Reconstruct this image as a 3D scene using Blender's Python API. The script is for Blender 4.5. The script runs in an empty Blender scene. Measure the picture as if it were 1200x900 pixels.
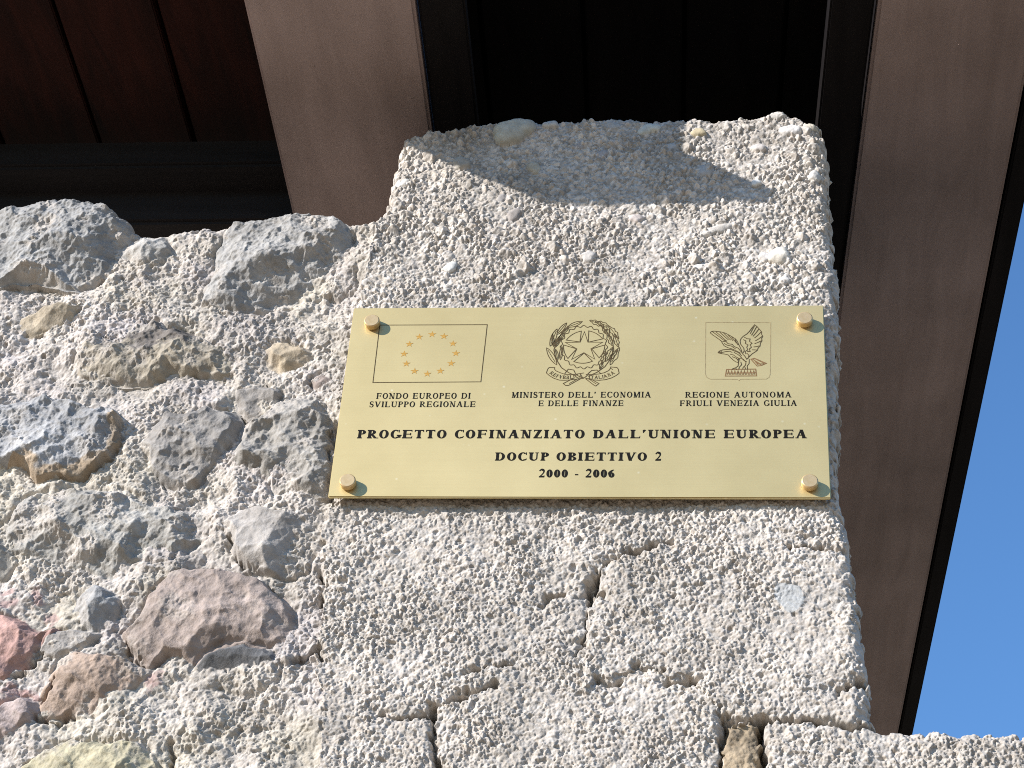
import bpy, math, random
import numpy as np
from mathutils import Vector, Euler

# ------------------------------------------------------------------ camera, sky, sun, exposure
scene = bpy.context.scene
COL = scene.collection
ZC = 2.65                                   # height of the plaque's centre above the ground
CAM_LOC = (0.11914121, -1.41754965, 1.53450664)
CAM_ROT = tuple(math.radians(a) for a in (128.60537864, -3.38928828, 4.47754736))
cam_data = bpy.data.cameras.new('camera')
cam = bpy.data.objects.new('camera', cam_data)
COL.objects.link(cam)
cam.location = CAM_LOC
cam.rotation_euler = CAM_ROT
cam_data.sensor_width = 36.0
cam_data.lens = 2567.0 / 1200.0 * 36.0
cam_data.clip_start = 0.05
cam_data.clip_end = 2000.0
scene.camera = cam

SUN_TRAVEL = Vector((9.3, 6.3, -4.75)).normalized()
TO_SUN = -SUN_TRAVEL
SUN_EL = math.asin(TO_SUN.z)
SUN_AZ = math.atan2(TO_SUN.x, TO_SUN.y)
world = bpy.data.worlds.new('World')
scene.world = world
world.use_nodes = True
wn = world.node_tree
bg = wn.nodes['Background']
sky = wn.nodes.new('ShaderNodeTexSky')
sky.sky_type = 'NISHITA'
sky.sun_disc = False
sky.sun_elevation = SUN_EL
sky.sun_rotation = SUN_AZ
sky.air_density = 1.35
sky.dust_density = 0.0
sky.ozone_density = 8.5
wn.links.new(sky.outputs[0], bg.inputs[0])
bg.inputs[1].default_value = 0.128

sun_data = bpy.data.lights.new('sun', 'SUN')
sun_data.energy = 5.0
sun_data.angle = math.radians(0.5)
sun_data.color = (1.0, 0.955, 0.91)
sun = bpy.data.objects.new('sun', sun_data)
COL.objects.link(sun)
sun.rotation_euler = SUN_TRAVEL.to_track_quat('-Z', 'Y').to_euler()
sun.location = (-6, -4, 7)

scene.view_settings.view_transform = 'Standard'
scene.view_settings.look = 'None'
scene.view_settings.exposure = 0.79
scene.view_settings.gamma = 1.0
scene.cycles.use_denoising = False
scene.cycles.filter_width = 1.0
scene.view_settings.use_curve_mapping = False

# ------------------------------------------------------------------ survey helpers: where a sight line meets a real plane
FPX = 2567.0
_R = np.array(Euler(CAM_ROT).to_matrix())
_C = np.array(CAM_LOC)


def ray(x, y):
    return _R @ np.array([(x - 600) / FPX, -(y - 450) / FPX, -1.0])


def on_wall(x, y, yy=0.0):
    d = ray(x, y)
    return _C + d * ((yy - _C[1]) / d[1])


def on_soffit(x, y, dz=0.0):
    """on the rising plane of the beams' undersides (rises 0.106 per metre inwards)"""
    d = ray(x, y)
    # z = ZS + dz + .106*y
    t = (ZS + dz + SLOPE * _C[1] - _C[2]) / (d[2] - SLOPE * d[1])
    return _C + d * t


ZS, SLOPE = ZC + 0.385, 0.106

# ------------------------------------------------------------------ object helpers


def tag(o, label=None, cat=None, group=None, kind=None):
    if label: o['label'] = label
    if cat: o['category'] = cat
    if group: o['group'] = group
    if kind: o['kind'] = kind
    return o


def empty(name, loc, label, cat):
    o = bpy.data.objects.new(name, None)
    COL.objects.link(o)
    o.location = loc
    o.empty_display_size = 0.05
    return tag(o, label, cat)


def link_mesh(name, verts, faces, mat, parent=None, smooth=False):
    me = bpy.data.meshes.new(name)
    me.from_pydata([tuple(map(float, v)) for v in verts], [], faces)
    me.validate()
    me.update()
    if smooth:
        me.polygons.foreach_set('use_smooth', np.ones(len(me.polygons), bool))
    if mat: me.materials.append(mat)
    o = bpy.data.objects.new(name, me)
    COL.objects.link(o)
    if parent is not None:
        o.parent = parent
    return o


def new_mat(name):
    m = bpy.data.materials.new(name)
    m.use_nodes = True
    nt = m.node_tree
    return m, nt, nt.nodes['Principled BSDF']


def N(nt, t, **kw):
    n = nt.nodes.new(t)
    for k, v in kw.items():
        if k.startswith('i_'):
            n.inputs[k[2:].replace('_', ' ')].default_value = v
        else:
            setattr(n, k, v)
    return n


def ramp(nt, stops, fac):
    r = nt.nodes.new('ShaderNodeValToRGB')
    e = r.color_ramp.elements
    while len(e) < len(stops): e.new(0.5)
    for k, (p, c) in enumerate(stops):
        e[k].position = p
        e[k].color = (*c, 1) if len(c) == 3 else c
    nt.links.new(fac, r.inputs[0])
    return r


def mult(nt, a, b, fac=1.0):
    m = nt.nodes.new('ShaderNodeMix')
    m.data_type = 'RGBA'
    m.blend_type = 'MULTIPLY'
    m.inputs[0].default_value = fac
    nt.links.new(a, m.inputs[6])
    nt.links.new(b, m.inputs[7])
    return m.outputs[2]


# ------------------------------------------------------------------ materials
def rock_material(name, fine=900.0, bump=0.25):
    m, nt, b = new_mat(name)
    at = N(nt, 'ShaderNodeAttribute', attribute_name='Col')
    tc = N(nt, 'ShaderNodeTexCoord')
    n1 = N(nt, 'ShaderNodeTexNoise', i_Scale=160.0, i_Detail=6.0, i_Roughness=0.7)
    n2 = N(nt, 'ShaderNodeTexNoise', i_Scale=fine, i_Detail=4.0, i_Roughness=0.7)
    n3 = N(nt, 'ShaderNodeTexNoise', i_Scale=14.0, i_Detail=5.0, i_Roughness=0.6)
    for n in (n1, n2, n3): nt.links.new(tc.outputs['Object'], n.inputs['Vector'])
    r1 = ramp(nt, [(0.25, (0.78, 0.76, 0.74)), (0.75, (1.18, 1.18, 1.18))], n1.outputs['Fac'])
    r3 = ramp(nt, [(0.3, (0.88, 0.87, 0.85)), (0.7, (1.08, 1.07, 1.06))], n3.outputs['Fac'])
    c = mult(nt, at.outputs['Color'], r1.outputs[0])
    c = mult(nt, c, r3.outputs[0])
    nt.links.new(c, b.inputs['Base Color'])
    b.inputs['Roughness'].default_value = 0.92
    b.inputs['Specular IOR Level'].default_value = 0.25
    bp = N(nt, 'ShaderNodeBump', i_Strength=bump, i_Distance=0.0008)
    nt.links.new(n2.outputs['Fac'], bp.inputs['Height'])
    nt.links.new(bp.outputs[0], b.inputs['Normal'])
    return m


M_MORTAR = rock_material('lime_mortar', 1300, 0.45)
M_BLOCK = rock_material('conglomerate', 1300, 0.45)
M_STONE = rock_material('field_stone', 700, 0.7)


def brass_material():
    m, nt, b = new_mat('satin_brass')
    tc = N(nt, 'ShaderNodeTexCoord')
    mp = N(nt, 'ShaderNodeMapping')
    mp.inputs['Scale'].default_value = (6.0, 1.0, 900.0)
    nt.links.new(tc.outputs['Object'], mp.inputs[0])
    br = N(nt, 'ShaderNodeTexNoise', i_Scale=1.0, i_Detail=4.0, i_Roughness=0.6)
    nt.links.new(mp.outputs[0], br.inputs['Vector'])
    cl = N(nt, 'ShaderNodeTexNoise', i_Scale=9.0, i_Detail=5.0, i_Roughness=0.6)
    nt.links.new(tc.outputs['Object'], cl.inputs['Vector'])
    r = ramp(nt, [(0.3, (0.54, 0.418, 0.190)), (0.7, (0.58, 0.462, 0.224))], cl.outputs['Fac'])
    r2 = ramp(nt, [(0.3, (0.975, 0.975, 0.975)), (0.7, (1.015, 1.015, 1.015))], br.outputs['Fac'])
    c = mult(nt, r.outputs[0], r2.outputs[0])
    # small pale weathering specks
    vo = N(nt, 'ShaderNodeTexVoronoi', i_Scale=75.0)
    nt.links.new(tc.outputs['Object'], vo.inputs['Vector'])
    sp = ramp(nt, [(0.0, (1, 1, 1)), (0.03, (.8, .8, .8)), (0.11, (0, 0, 0))], vo.outputs['Distance'])
    ww = N(nt, 'ShaderNodeTexNoise', i_Scale=30.0, i_Detail=2.0)
    nt.links.new(tc.outputs['Object'], ww.inputs['Vector'])
    gate = ramp(nt, [(0.48, (0, 0, 0)), (0.55, (1, 1, 1))], ww.outputs['Fac'])
    spk = mult(nt, sp.outputs[0], gate.outputs[0])
    mx = N(nt, 'ShaderNodeMix', data_type='RGBA')
    nt.links.new(spk, mx.inputs[0])
    nt.links.new(c, mx.inputs[6])
    mx.inputs[7].default_value = (0.68, 0.585, 0.36, 1)
    nt.links.new(mx.outputs[2], b.inputs['Base Color'])
    b.inputs['Metallic'].default_value = 0.72
    rr = N(nt, 'ShaderNodeMapRange')
    rr.inputs[3].default_value = 0.42
    rr.inputs[4].default_value = 0.50
    nt.links.new(cl.outputs['Fac'], rr.inputs[0])
    nt.links.new(rr.outputs[0], b.inputs['Roughness'])
    b.inputs['Anisotropic'].default_value = 0.3
    bp = N(nt, 'ShaderNodeBump', i_Strength=0.04, i_Distance=0.0003)
    nt.links.new(br.outputs['Fac'], bp.inputs['Height'])
    nt.links.new(bp.outputs[0], b.inputs['Normal'])
    return m


M_BRASS = brass_material()


def cap_material():
    m, nt, b = new_mat('turned_brass')
    tc = N(nt, 'ShaderNodeTexCoord')
    n = N(nt, 'ShaderNodeTexNoise', i_Scale=300.0, i_Detail=4.0)
    nt.links.new(tc.outputs['Object'], n.inputs['Vector'])
    r = ramp(nt, [(0.3, (0.58, 0.41, 0.20)), (0.7, (0.66, 0.48, 0.26))], n.outputs['Fac'])
    nt.links.new(r.outputs[0], b.inputs['Base Color'])
    b.inputs['Metallic'].default_value = 0.62
    b.inputs['Roughness'].default_value = 0.42
    return m


M_CAP = cap_material()


def paint_material(name, c0, c1, rough=0.6, scale=400.0):
    m, nt, b = new_mat(name)
    tc = N(nt, 'ShaderNodeTexCoord')
    n = N(nt, 'ShaderNodeTexNoise', i_Scale=scale, i_Detail=4.0)
    nt.links.new(tc.outputs['Object'], n.inputs['Vector'])
    r = ramp(nt, [(0.35, c0), (0.65, c1)], n.outputs['Fac'])
    nt.links.new(r.outputs[0], b.inputs['Base Color'])
    b.inputs['Roughness'].default_value = rough
    b.inputs['Specular IOR Level'].default_value = 0.08
    return m


M_INK = paint_material('black_enamel', (0.006, 0.005, 0.004), (0.014, 0.012, 0.009))
M_LINE = paint_material('brown_engraving', (0.045, 0.032, 0.015), (0.10, 0.072, 0.035))
M_FAINT = paint_material('faint_engraving', (0.20, 0.16, 0.085), (0.30, 0.24, 0.13))
M_STAR = paint_material('ochre_enamel', (0.33, 0.185, 0.04), (0.44, 0.26, 0.07))
M_RUST = paint_material('russet_enamel', (0.13, 0.075, 0.035), (0.21, 0.125, 0.06))


def wood_material(name, dark, mid, along='Y', rough=0.75, grain=1.0, spec=0.12):
    m, nt, b = new_mat(name)
    tc = N(nt, 'ShaderNodeTexCoord')
    mp = N(nt, 'ShaderNodeMapping')
    mp.inputs['Scale'].default_value = {'Y': (38, 2.2, 38), 'X': (2.2, 38, 38)}[along]
    nt.links.new(tc.outputs['Object'], mp.inputs[0])
    n = N(nt, 'ShaderNodeTexNoise', i_Scale=1.0, i_Detail=7.0, i_Roughness=0.62, i_Distortion=0.8)
    nt.links.new(mp.outputs[0], n.inputs['Vector'])
    r = ramp(nt, [(0.3, dark), (0.72, mid)], n.outputs['Fac'])
    n2 = N(nt, 'ShaderNodeTexNoise', i_Scale=5.0, i_Detail=4.0)
    nt.links.new(tc.outputs['Object'], n2.inputs['Vector'])
    r2 = ramp(nt, [(0.3, (0.75, 0.75, 0.75)), (0.7, (1.15, 1.15, 1.15))], n2.outputs['Fac'])
    nt.links.new(mult(nt, r.outputs[0], r2.outputs[0]), b.inputs['Base Color'])
    b.inputs['Roughness'].default_value = rough
    b.inputs['Specular IOR Level'].default_value = spec
    bp = N(nt, 'ShaderNodeBump', i_Strength=0.2 * grain, i_Distance=0.002)
    nt.links.new(n.outputs['Fac'], bp.inputs['Height'])
    nt.links.new(bp.outputs[0], b.inputs['Normal'])
    return m


M_SOFFIT = wood_material('brown_painted_wood', (0.225, 0.170, 0.156), (0.300, 0.230, 0.213), 'Y', 0.6, 0.6)
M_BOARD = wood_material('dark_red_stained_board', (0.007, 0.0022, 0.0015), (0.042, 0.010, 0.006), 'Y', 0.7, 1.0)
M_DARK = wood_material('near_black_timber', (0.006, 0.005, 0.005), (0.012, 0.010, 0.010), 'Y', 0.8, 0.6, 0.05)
M_PLATE = wood_material('dark_brown_timber', (0.009, 0.008, 0.008), (0.020, 0.017, 0.017), 'X', 0.7, 0.6)


def ground_material():
    m, nt, b = new_mat('pale_gravel_ground')
    tc = N(nt, 'ShaderNodeTexCoord')
    n = N(nt, 'ShaderNodeTexNoise', i_Scale=40.0, i_Detail=8.0)
    nt.links.new(tc.outputs['Object'], n.inputs['Vector'])
    r = ramp(nt, [(0.3, (0.25, 0.185, 0.115)), (0.7, (0.40, 0.305, 0.195))], n.outputs['Fac'])
    nt.links.new(r.outputs[0], b.inputs['Base Color'])
    b.inputs['Roughness'].default_value = 0.95
    bp = N(nt, 'ShaderNodeBump', i_Strength=0.5, i_Distance=0.01)
    nt.links.new(n.outputs['Fac'], bp.inputs['Height'])
    nt.links.new(bp.outputs[0], b.inputs['Normal'])
    return m


# ------------------------------------------------------------------ the ground
gm = link_mesh('ground', [(-600, -600, 0), (600, -600, 0), (600, 600, 0), (-600, 600, 0)], [(0, 1, 2, 3)], ground_material())
tag(gm, kind='structure')

# ------------------------------------------------------------------ the stone wall: one relief, split into mortar, stones and blocks
f32 = np.float32


def hsh(ix, iz, seed):
    h = (ix.astype(np.int64) * 374761393 + iz.astype(np.int64) * 668265263 + seed * 1442695041) & 0xFFFFFFFF
    h = ((h ^ (h >> 13)) * 1274126177) & 0xFFFFFFFF
    h = ((h ^ (h >> 16)) * 2246822519) & 0xFFFFFFFF
    return ((h ^ (h >> 15)) & 0xFFFFFF).astype(f32) / f32(0xFFFFFF)


def vnoise(u, v, seed):
    iu, iv = np.floor(u), np.floor(v)
    fu, fv = (u - iu).astype(f32), (v - iv).astype(f32)
    fu = fu * fu * fu * (fu * (fu * 6 - 15) + 10)
    fv = fv * fv * fv * (fv * (fv * 6 - 15) + 10)
    a, b = hsh(iu, iv, seed), hsh(iu + 1, iv, seed)
    c, d = hsh(iu, iv + 1, seed), hsh(iu + 1, iv + 1, seed)
    return (a + (b - a) * fu) * (1 - fv) + (c + (d - c) * fu) * fv


def fbm(u, v, size, octs, seed, gain=0.5):
    """noise about 0, roughly -1..1; size in mm"""
    out = np.zeros_like(u, dtype=f32)
    amp, tot, s = 1.0, 0.0, 1.0 / size
    for k in range(octs):
        ca, sa = math.cos(0.7 * k + seed), math.sin(0.7 * k + seed)
        out += f32(amp) * (vnoise((u * ca - v * sa) * s, (u * sa + v * ca) * s, seed + k * 17) * 2 - 1)
        tot += amp
        amp *= gain
        s *= 2.03
    return out / f32(tot) * f32(1.5)


def grains(u, v, cell, seed, tilt=0.5, rmin=0.42, rmax=0.8, aspect=0.6):
    """packed pebbles: height (mm, 0..~cell) and a random number per pebble"""
    cu, cv = np.floor(u / cell), np.floor(v / cell)
    best = np.zeros_like(u, dtype=f32)
    bid = np.full(u.shape, 0.5, dtype=f32)
    for du in (-1, 0, 1):
        for dv in (-1, 0, 1):
            gu, gv = cu + du, cv + dv
            r1, r2, r3, r4, r5, r6 = (hsh(gu, gv, seed + k * 101) for k in range(6))
            dx = u - (gu + r1) * cell
            dz = v - (gv + r2) * cell
            ang = r3 * math.pi
            ca, sa = np.cos(ang), np.sin(ang)
            a = cell * (rmin + (rmax - rmin) * r4)
            b = a * (aspect + (1 - aspect) * r5)
            p, q = (dx * ca + dz * sa) / a, (-dx * sa + dz * ca) / b
            d2 = p * p + q * q
            h = b * (np.sqrt(np.maximum(0, 1 - d2)) * 0.9 + (r6 - 0.5) * 0.5 * (d2 < 1))
            if tilt > 0:
                tx, tz = (r5 - 0.5) * 2 * tilt, (r4 - 0.5) * 2 * tilt
                h = np.minimum(h, b * (0.45 + 0.4 * r6) + tx * dx + tz * dz)
            h = np.where(d2 < 1, h, 0)
            m = h > best
            best = np.where(m, h, best)
            bid = np.where(m, r6, bid)
    return best.astype(f32), bid


def chips(u, v, cell, seed, k=0.55, tilt=0.3):
    """broken rock: shallow conchoidal scars meeting in sharp ridges, about 0 mean"""
    cu, cv = np.floor(u / cell), np.floor(v / cell)
    best = np.full(u.shape, 1e9, f32)
    for du in (-1, 0, 1):
        for dv in (-1, 0, 1):
            gu, gv = cu + du, cv + dv
            r1, r2, r3, r4, r5 = (hsh(gu, gv, seed + q * 77) for q in range(5))
            dx, dz = u - (gu + r1) * cell, v - (gv + r2) * cell
            h = cell * (r3 * 0.22) + (r4 - .5) * tilt * dx + (r5 - .5) * tilt * dz + k * (dx * dx + dz * dz) / cell
            best = np.minimum(best, h)
    return best - f32(cell * 0.17)


def poly_dist(u, v, poly):
    """signed distance (positive inside) to a closed polygon, mm"""
    P = np.asarray(poly, dtype=f32)
    best = np.full(u.shape, 1e9, dtype=f32)
    ins = np.zeros(u.shape, bool)
    for k in range(len(P)):
        a, b = P[k], P[(k + 1) % len(P)]
        e = b - a
        t = np.clip(((u - a[0]) * e[0] + (v - a[1]) * e[1]) / max(e @ e, 1e-9), 0, 1)
        best = np.minimum(best, (u - a[0] - t * e[0]) ** 2 + (v - a[1] - t * e[1]) ** 2)
        if a[1] != b[1]:
            c = (v < max(a[1], b[1])) & (v >= min(a[1], b[1]))
            ins ^= c & (u < a[0] + (v - a[1]) * e[0] / e[1])
    d = np.sqrt(best)
    return np.where(ins, d, -d)


def line_dist(u, v, pts):
    P = np.asarray(pts, dtype=f32)
    best = np.full(u.shape, 1e9, dtype=f32)
    for a, b in zip(P[:-1], P[1:]):
        e = b - a
        t = np.clip(((u - a[0]) * e[0] + (v - a[1]) * e[1]) / max(e @ e, 1e-9), 0, 1)
        best = np.minimum(best, (u - a[0] - t * e[0]) ** 2 + (v - a[1] - t * e[1]) ** 2)
    return np.sqrt(best)


def mm(pts):
    """surveyed points -> wall millimetres about the plaque's centre"""
    out = []
    for x, y in pts:
        p = on_wall(x, y)
        out.append((p[0] * 1000, (p[2] - ZC) * 1000))
    return out


def axis(lo, f0, f1, hi, step):
    fine = np.arange(f0, f1 + step / 2, step)
    left, right, s, x = [], [], step, f0
    while x > lo:
        s = min(s * 1.12, 60); x -= s; left.append(x)
    s, x = step, f1
    while x < hi:
        s = min(s * 1.12, 60); x += s; right.append(x)
    return np.array(left[::-1] + list(fine) + right)


STEP = 0.68
ua = axis(-2600, -580, 450, 900, STEP)
va = axis(-ZC * 1000 - 20, -360, 345, 346, STEP)
U, V = np.meshgrid(ua.astype(f32), va.astype(f32))
SPU = np.gradient(ua); SPV = np.gradient(va)
cellmax = np.maximum(*np.meshgrid(SPU.astype(f32), SPV.astype(f32)))
FINE = np.clip(2.2 - cellmax / 2.0, 0, 1).astype(f32)       # fades fine relief out where the mesh is coarse

# outline of the masonry
OUT = mm([(0, 236), (20, 230), (48, 228), (73, 228), (110, 233), (128, 239), (140, 246), (155, 257), (185, 259), (215, 258), (250, 257), (270, 250),
          (300, 248), (326, 246), (348, 240), (373, 241), (395, 249), (410, 254), (430, 254), (444, 247), (452, 243), (455, 225),
          (462, 195), (467, 172), (478, 156), (500, 152), (520, 147), (545, 140), (560, 136), (590, 134), (640, 136), (700, 134),
          (735, 133), (760, 136), (785, 134), (830, 134), (860, 133), (880, 134), (900, 128), (918, 126), (935, 131), (960, 141),
          (968, 151), (970, 180), (973, 230), (975, 270), (981, 300), (984, 345), (984, 400), (983, 450), (981, 520), (983, 570),
          (988, 600), (998, 635), (1004, 680), (1012, 730), (1018, 790), (1022, 836), (1032, 846), (1060, 848), (1100, 851), (1150, 853),
          (1200, 855)])
zt = OUT[0][1]; zl = OUT[-1][1]
OUT = ([(-5000, zt - 8), (-1500, zt + 4), (-1100, zt - 6), (-860, zt + 6), (-700, zt - 14), (-640, zt - 10), (-590, zt - 4)] + OUT
       + [(480, zl - 2), (900.5, zl - 4), (5000, zl - 4), (5000, -9000), (-5000, -9000)])

g_big, _ = grains(U, V, 9.0, 41, 0.5)
wob = fbm(U, V, 14, 3, 77)
SD = poly_dist(U, V, OUT) + (wob * 1.5 + (g_big - 3.0) * 0.75) * FINE

# pillar of squared blocks against the rubble
PILLAR = mm([(449, 246), (442, 270), (430, 320), (420, 360), (400, 460), (388, 560), (381, 620), (377, 670), (380, 710), (372, 760),
             (378, 810), (374, 860), (371, 900)]) + [(-205, -420), (-205, -9000), (5000, -9000), (5000, 9000), (-190, 9000)]
wu = fbm(U, V, 18, 3, 5) * 4 + fbm(U, V, 5, 2, 6) * 1.5
wv = fbm(U, V, 18, 3, 9) * 4 + fbm(U, V, 5, 2, 10) * 1.5
Uw, Vw = U + wu * FINE, V + wv * FINE
DP = poly_dist(Uw, Vw, PILLAR)
pillar = DP > 0

# ---- fine relief
wU, wV = U + fbm(U, V, 6, 2, 21) * 1.6, V + fbm(U, V, 6, 2, 22) * 1.6
gA1, idA1 = grains(U, V, 4.1, 1, 0.85, 0.42, 0.8, 0.5)             # angular gravel
gA2, idA2 = grains(wU, wV, 2.1, 2, 0.8)
gA3, idA3 = grains(U, V, 11.5, 3, 0.6, 0.22, 0.62)
gB1, idB1 = grains(wU, wV, 2.8, 11, 0.5, 0.42, 0.8, 0.5)           # crusty lumps
gB2, idB2 = grains(wU, wV, 1.7, 12, 0.4)
gB3, idB3 = grains(U + wu * 0.5, V + wv * 0.5, 8.5, 13, 0.3, 0.3, 0.75)
cr = fbm(U, V, 4.2, 3, 31, 0.6)
rid = (0.42 - np.abs(fbm(wU, wV, 6.5, 4, 33, 0.6))) * 3.0

AMP = np.clip(0.92 + fbm(U, V, 38, 4, 51, .6) * 0.85, 0.25, 1.45)
h_gravel = np.maximum(np.maximum(gA1 * 0.85, gA2 * 0.8 + 0.2), gA3 * 0.6 - 0.6) * 2.0 * AMP + rid * 0.35 + cr * 0.6 - 0.9
pits = grains(wU, wV, 16, 14, 0, 0.07, 0.20)[0]
gC1, idC1 = grains(U, V, 2.9, 15, 0.9, 0.45, 0.85, 0.5)
h_crust = np.maximum(gC1 * 0.9, gA2 * 0.85 + 0.15) * 1.35 * AMP + rid * 0.7 * AMP + gB3 * 0.2 + cr * 0.7 - 1.2 - pits * 0.9
mix = np.clip(0.5 + fbm(U, V, 55, 2, 55) * 1.1 + (V - 110) / 60.0, 0, 1)      # the top block is the most gravelly
h_blk = (h_gravel * mix + h_crust * (1 - mix)) * FINE
h_mor = (np.maximum(gC1 * 0.7, gA2 * 0.9 + 0.1) * 0.62 * AMP + rid * 0.75 * AMP + gB3 * 0.26 + cr * 0.75 - 1.2 - pits * 1.0) * FINE

LOW = fbm(U, V, 120, 3, 61)
MID = fbm(U, V, 34, 4, 62, 0.55)
H_block = -2.6 + LOW * 1.6 + MID * 1.5 + h_blk
H_mort = -10.5 + LOW * 5.5 + MID * 5.6 + h_mor
H_mort = np.where(DP > -70, H_mort + (np.clip((DP + 70) / 70, 0, 1) * 5.5), H_mort)

# outside the surveyed part the rubble goes on: humps of buried stone
hump, hid = grains(U, V, 150, 88, 0.15, 0.35, 0.5)
far = np.clip((-640 - U) / 60, 0, 1) + np.clip((-375 - V) / 60, 0, 1)
H_mort = H_mort + np.clip(far, 0, 1) * np.minimum(hump * 0.5, 16)

H = np.where(pillar, H_block, H_mort).astype(f32)
REG = np.where(pillar, 1, 0).astype(np.int16)

# ---- colours of the surfaces (albedo)
C_MORT = np.array([0.580, 0.535, 0.485], f32)
C_BLK = np.array([0.580, 0.537, 0.488], f32)
COLR = np.empty(U.shape + (3,), f32)
COLR[:] = C_MORT
idm = (np.where(gB1 > gB2, idB1, idB2) - 0.5)
COLR *= (1 + idm * 0.40 + fbm(U, V, 60, 3, 91) * 0.10)[..., None]
COLR[..., 2] *= 1 + fbm(U, V, 45, 2, 93) * 0.06
idg = np.where(gA1 * 0.85 > gA2 * 0.8 + .2, idA1, idA2)
blk = C_BLK * (1 + (idg - 0.5)[..., None] * np.array([0.66, 0.67, 0.70], f32) * (0.5 + 0.65 * mix[..., None]))
warm = (np.sin(idg * 57.0) * 0.5)[..., None] * np.array([0.06, 0.01, -0.05], f32)
blk = blk * (1 + warm)
blk *= (1 + fbm(U, V, 70, 3, 95) * 0.09)[..., None]
COLR = np.where(pillar[..., None], blk, COLR)

# ---- blocks of the pillar
BLOCKS = {
    'A': [(300, 60), (1040, 60), (1040, 560), (1010, 642), (930, 641), (850, 640), (782, 631), (755, 640), (705, 655), (640, 616), (520, 604), (300, 598)],
    'B': [(300, 598), (520, 604), (640, 616), (705, 655), (694, 690), (688, 740), (684, 802), (640, 808), (573, 801), (502, 834), (300, 838)],
    'C': [(705, 655), (755, 640), (782, 631), (850, 640), (930, 641), (1060, 644), (1100, 770), (1040, 846), (930, 843), (850, 840), (815, 795), (777, 781), (700, 788), (684, 802), (688, 740), (694, 690)],
    'D': [(507, 834), (573, 801), (640, 808), (684, 802), (700, 788), (777, 781), (815, 795), (847, 838), (846, 1060), (507, 1060)],
    'E': [(847, 838), (894, 840), (893, 1000), (846, 1000)],
    'F': [(894, 840), (1040, 846), (1040, 700), (3000, 700), (3000, 1060), (893, 1060)],
    'G': [(280, 836), (502, 834), (507, 1060), (280, 1060)],
}
bid = {k: i + 1 for i, k in enumerate(BLOCKS)}
bd = np.full(U.shape, -1e9, f32)
for k, pts in BLOCKS.items():
    d = poly_dist(Uw, Vw, mm(pts))
    take = pillar & (d > bd)
    REG = np.where(take, bid[k], REG)
    bd = np.where(take, d, bd)
low_rest = pillar & (V < -470)
REG = np.where(low_rest, bid['D'], REG)
isE = REG == bid['E']
COLR = np.where(isE[..., None], np.array([0.42, 0.34, 0.24], f32) * (1 + fbm(U, V, 12, 3, 17)[..., None] * 0.35), COLR)
H = np.where(isE, -6 + fbm(U, V, 10, 4, 18) * 2.0 + h_crust * 0.35, H)
isB = REG == bid['B']
isC = REG == bid['C']
H = np.where(isC, H + 2.0, H)
H = np.where(REG == bid['A'], H + 0.6, H)

# ---- open joints, cracks and holes: (points, half width mm, depth mm)
CR = [
    ([(692, 700), (697, 688), (703, 668), (706, 656), (720, 651), (745, 645), (765, 637), (781, 631)], 2.3, 10),
    ([(697, 692), (700, 684)], 4.5, 12),
    ([(688, 715), (684, 745), (676, 765)], 1.4, 5),
    ([(632, 705), (640, 693), (660, 690)], 2.0, 5),
    ([(928, 641), (960, 641), (1001, 646)], 1.9, 8),
    ([(500, 838), (507, 828), (530, 816), (560, 806), (578, 800)], 2.2, 9),
    ([(508, 832), (510, 850), (507, 872), (513, 904)], 2.6, 11),
    ([(440, 836), (470, 836), (500, 836)], 1.4, 5),
    ([(545, 785), (570, 780), (600, 775)], 1.1, 4),
    ([(745, 781), (776, 780)], 1.8, 7),
    ([(783, 795), (800, 797), (816, 794)], 2.3, 9),
    ([(700, 792), (715, 800), (725, 795)], 1.6, 5),
    ([(848, 836), (846, 860), (847, 904)], 2.6, 12),
    ([(893, 842), (894, 870), (892, 904)], 2.4, 11),
    ([(850, 838), (900, 841), (960, 843), (1025, 846)], 1.9, 9),
    ([(378, 668), (380, 690), (376, 702)], 1.8, 8),
    ([(373, 750), (376, 768)], 1.5, 6),
    ([(200, 866), (201, 905)], 1.6, 7),
    ([(340, 772), (356, 764), (372, 756)], 1.6, 7),
    ([(700, 672), (690, 682)], 2.0, 6),
    ([(980, 812), (1000, 800), (1010, 795)], 2.2, 7),
]
JX, JZ = fbm(U, V, 4.0, 2, 281) * 1.3, fbm(U, V, 4.0, 2, 282) * 1.3
for k, (pts, w, dep) in enumerate(CR):
    d = line_dist(U + wu * 0.5 + JX * 1.2, V + wv * 0.5 + JZ * 1.2, mm(pts))
    ww = w * (0.8 + 0.75 * fbm(U, V, 7, 2, 200 + k))
    dd = dep * 1.5 * np.clip(1.0 + fbm(U, V, 13, 2, 260 + k) * 0.7, 0.5, 1.4)
    H -= np.where(d < 6 * w, dd * np.exp(-(d / np.maximum(ww, 0.3)) ** 2) + 1.6 * np.exp(-(d / (2.6 * w)) ** 2), 0)

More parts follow.
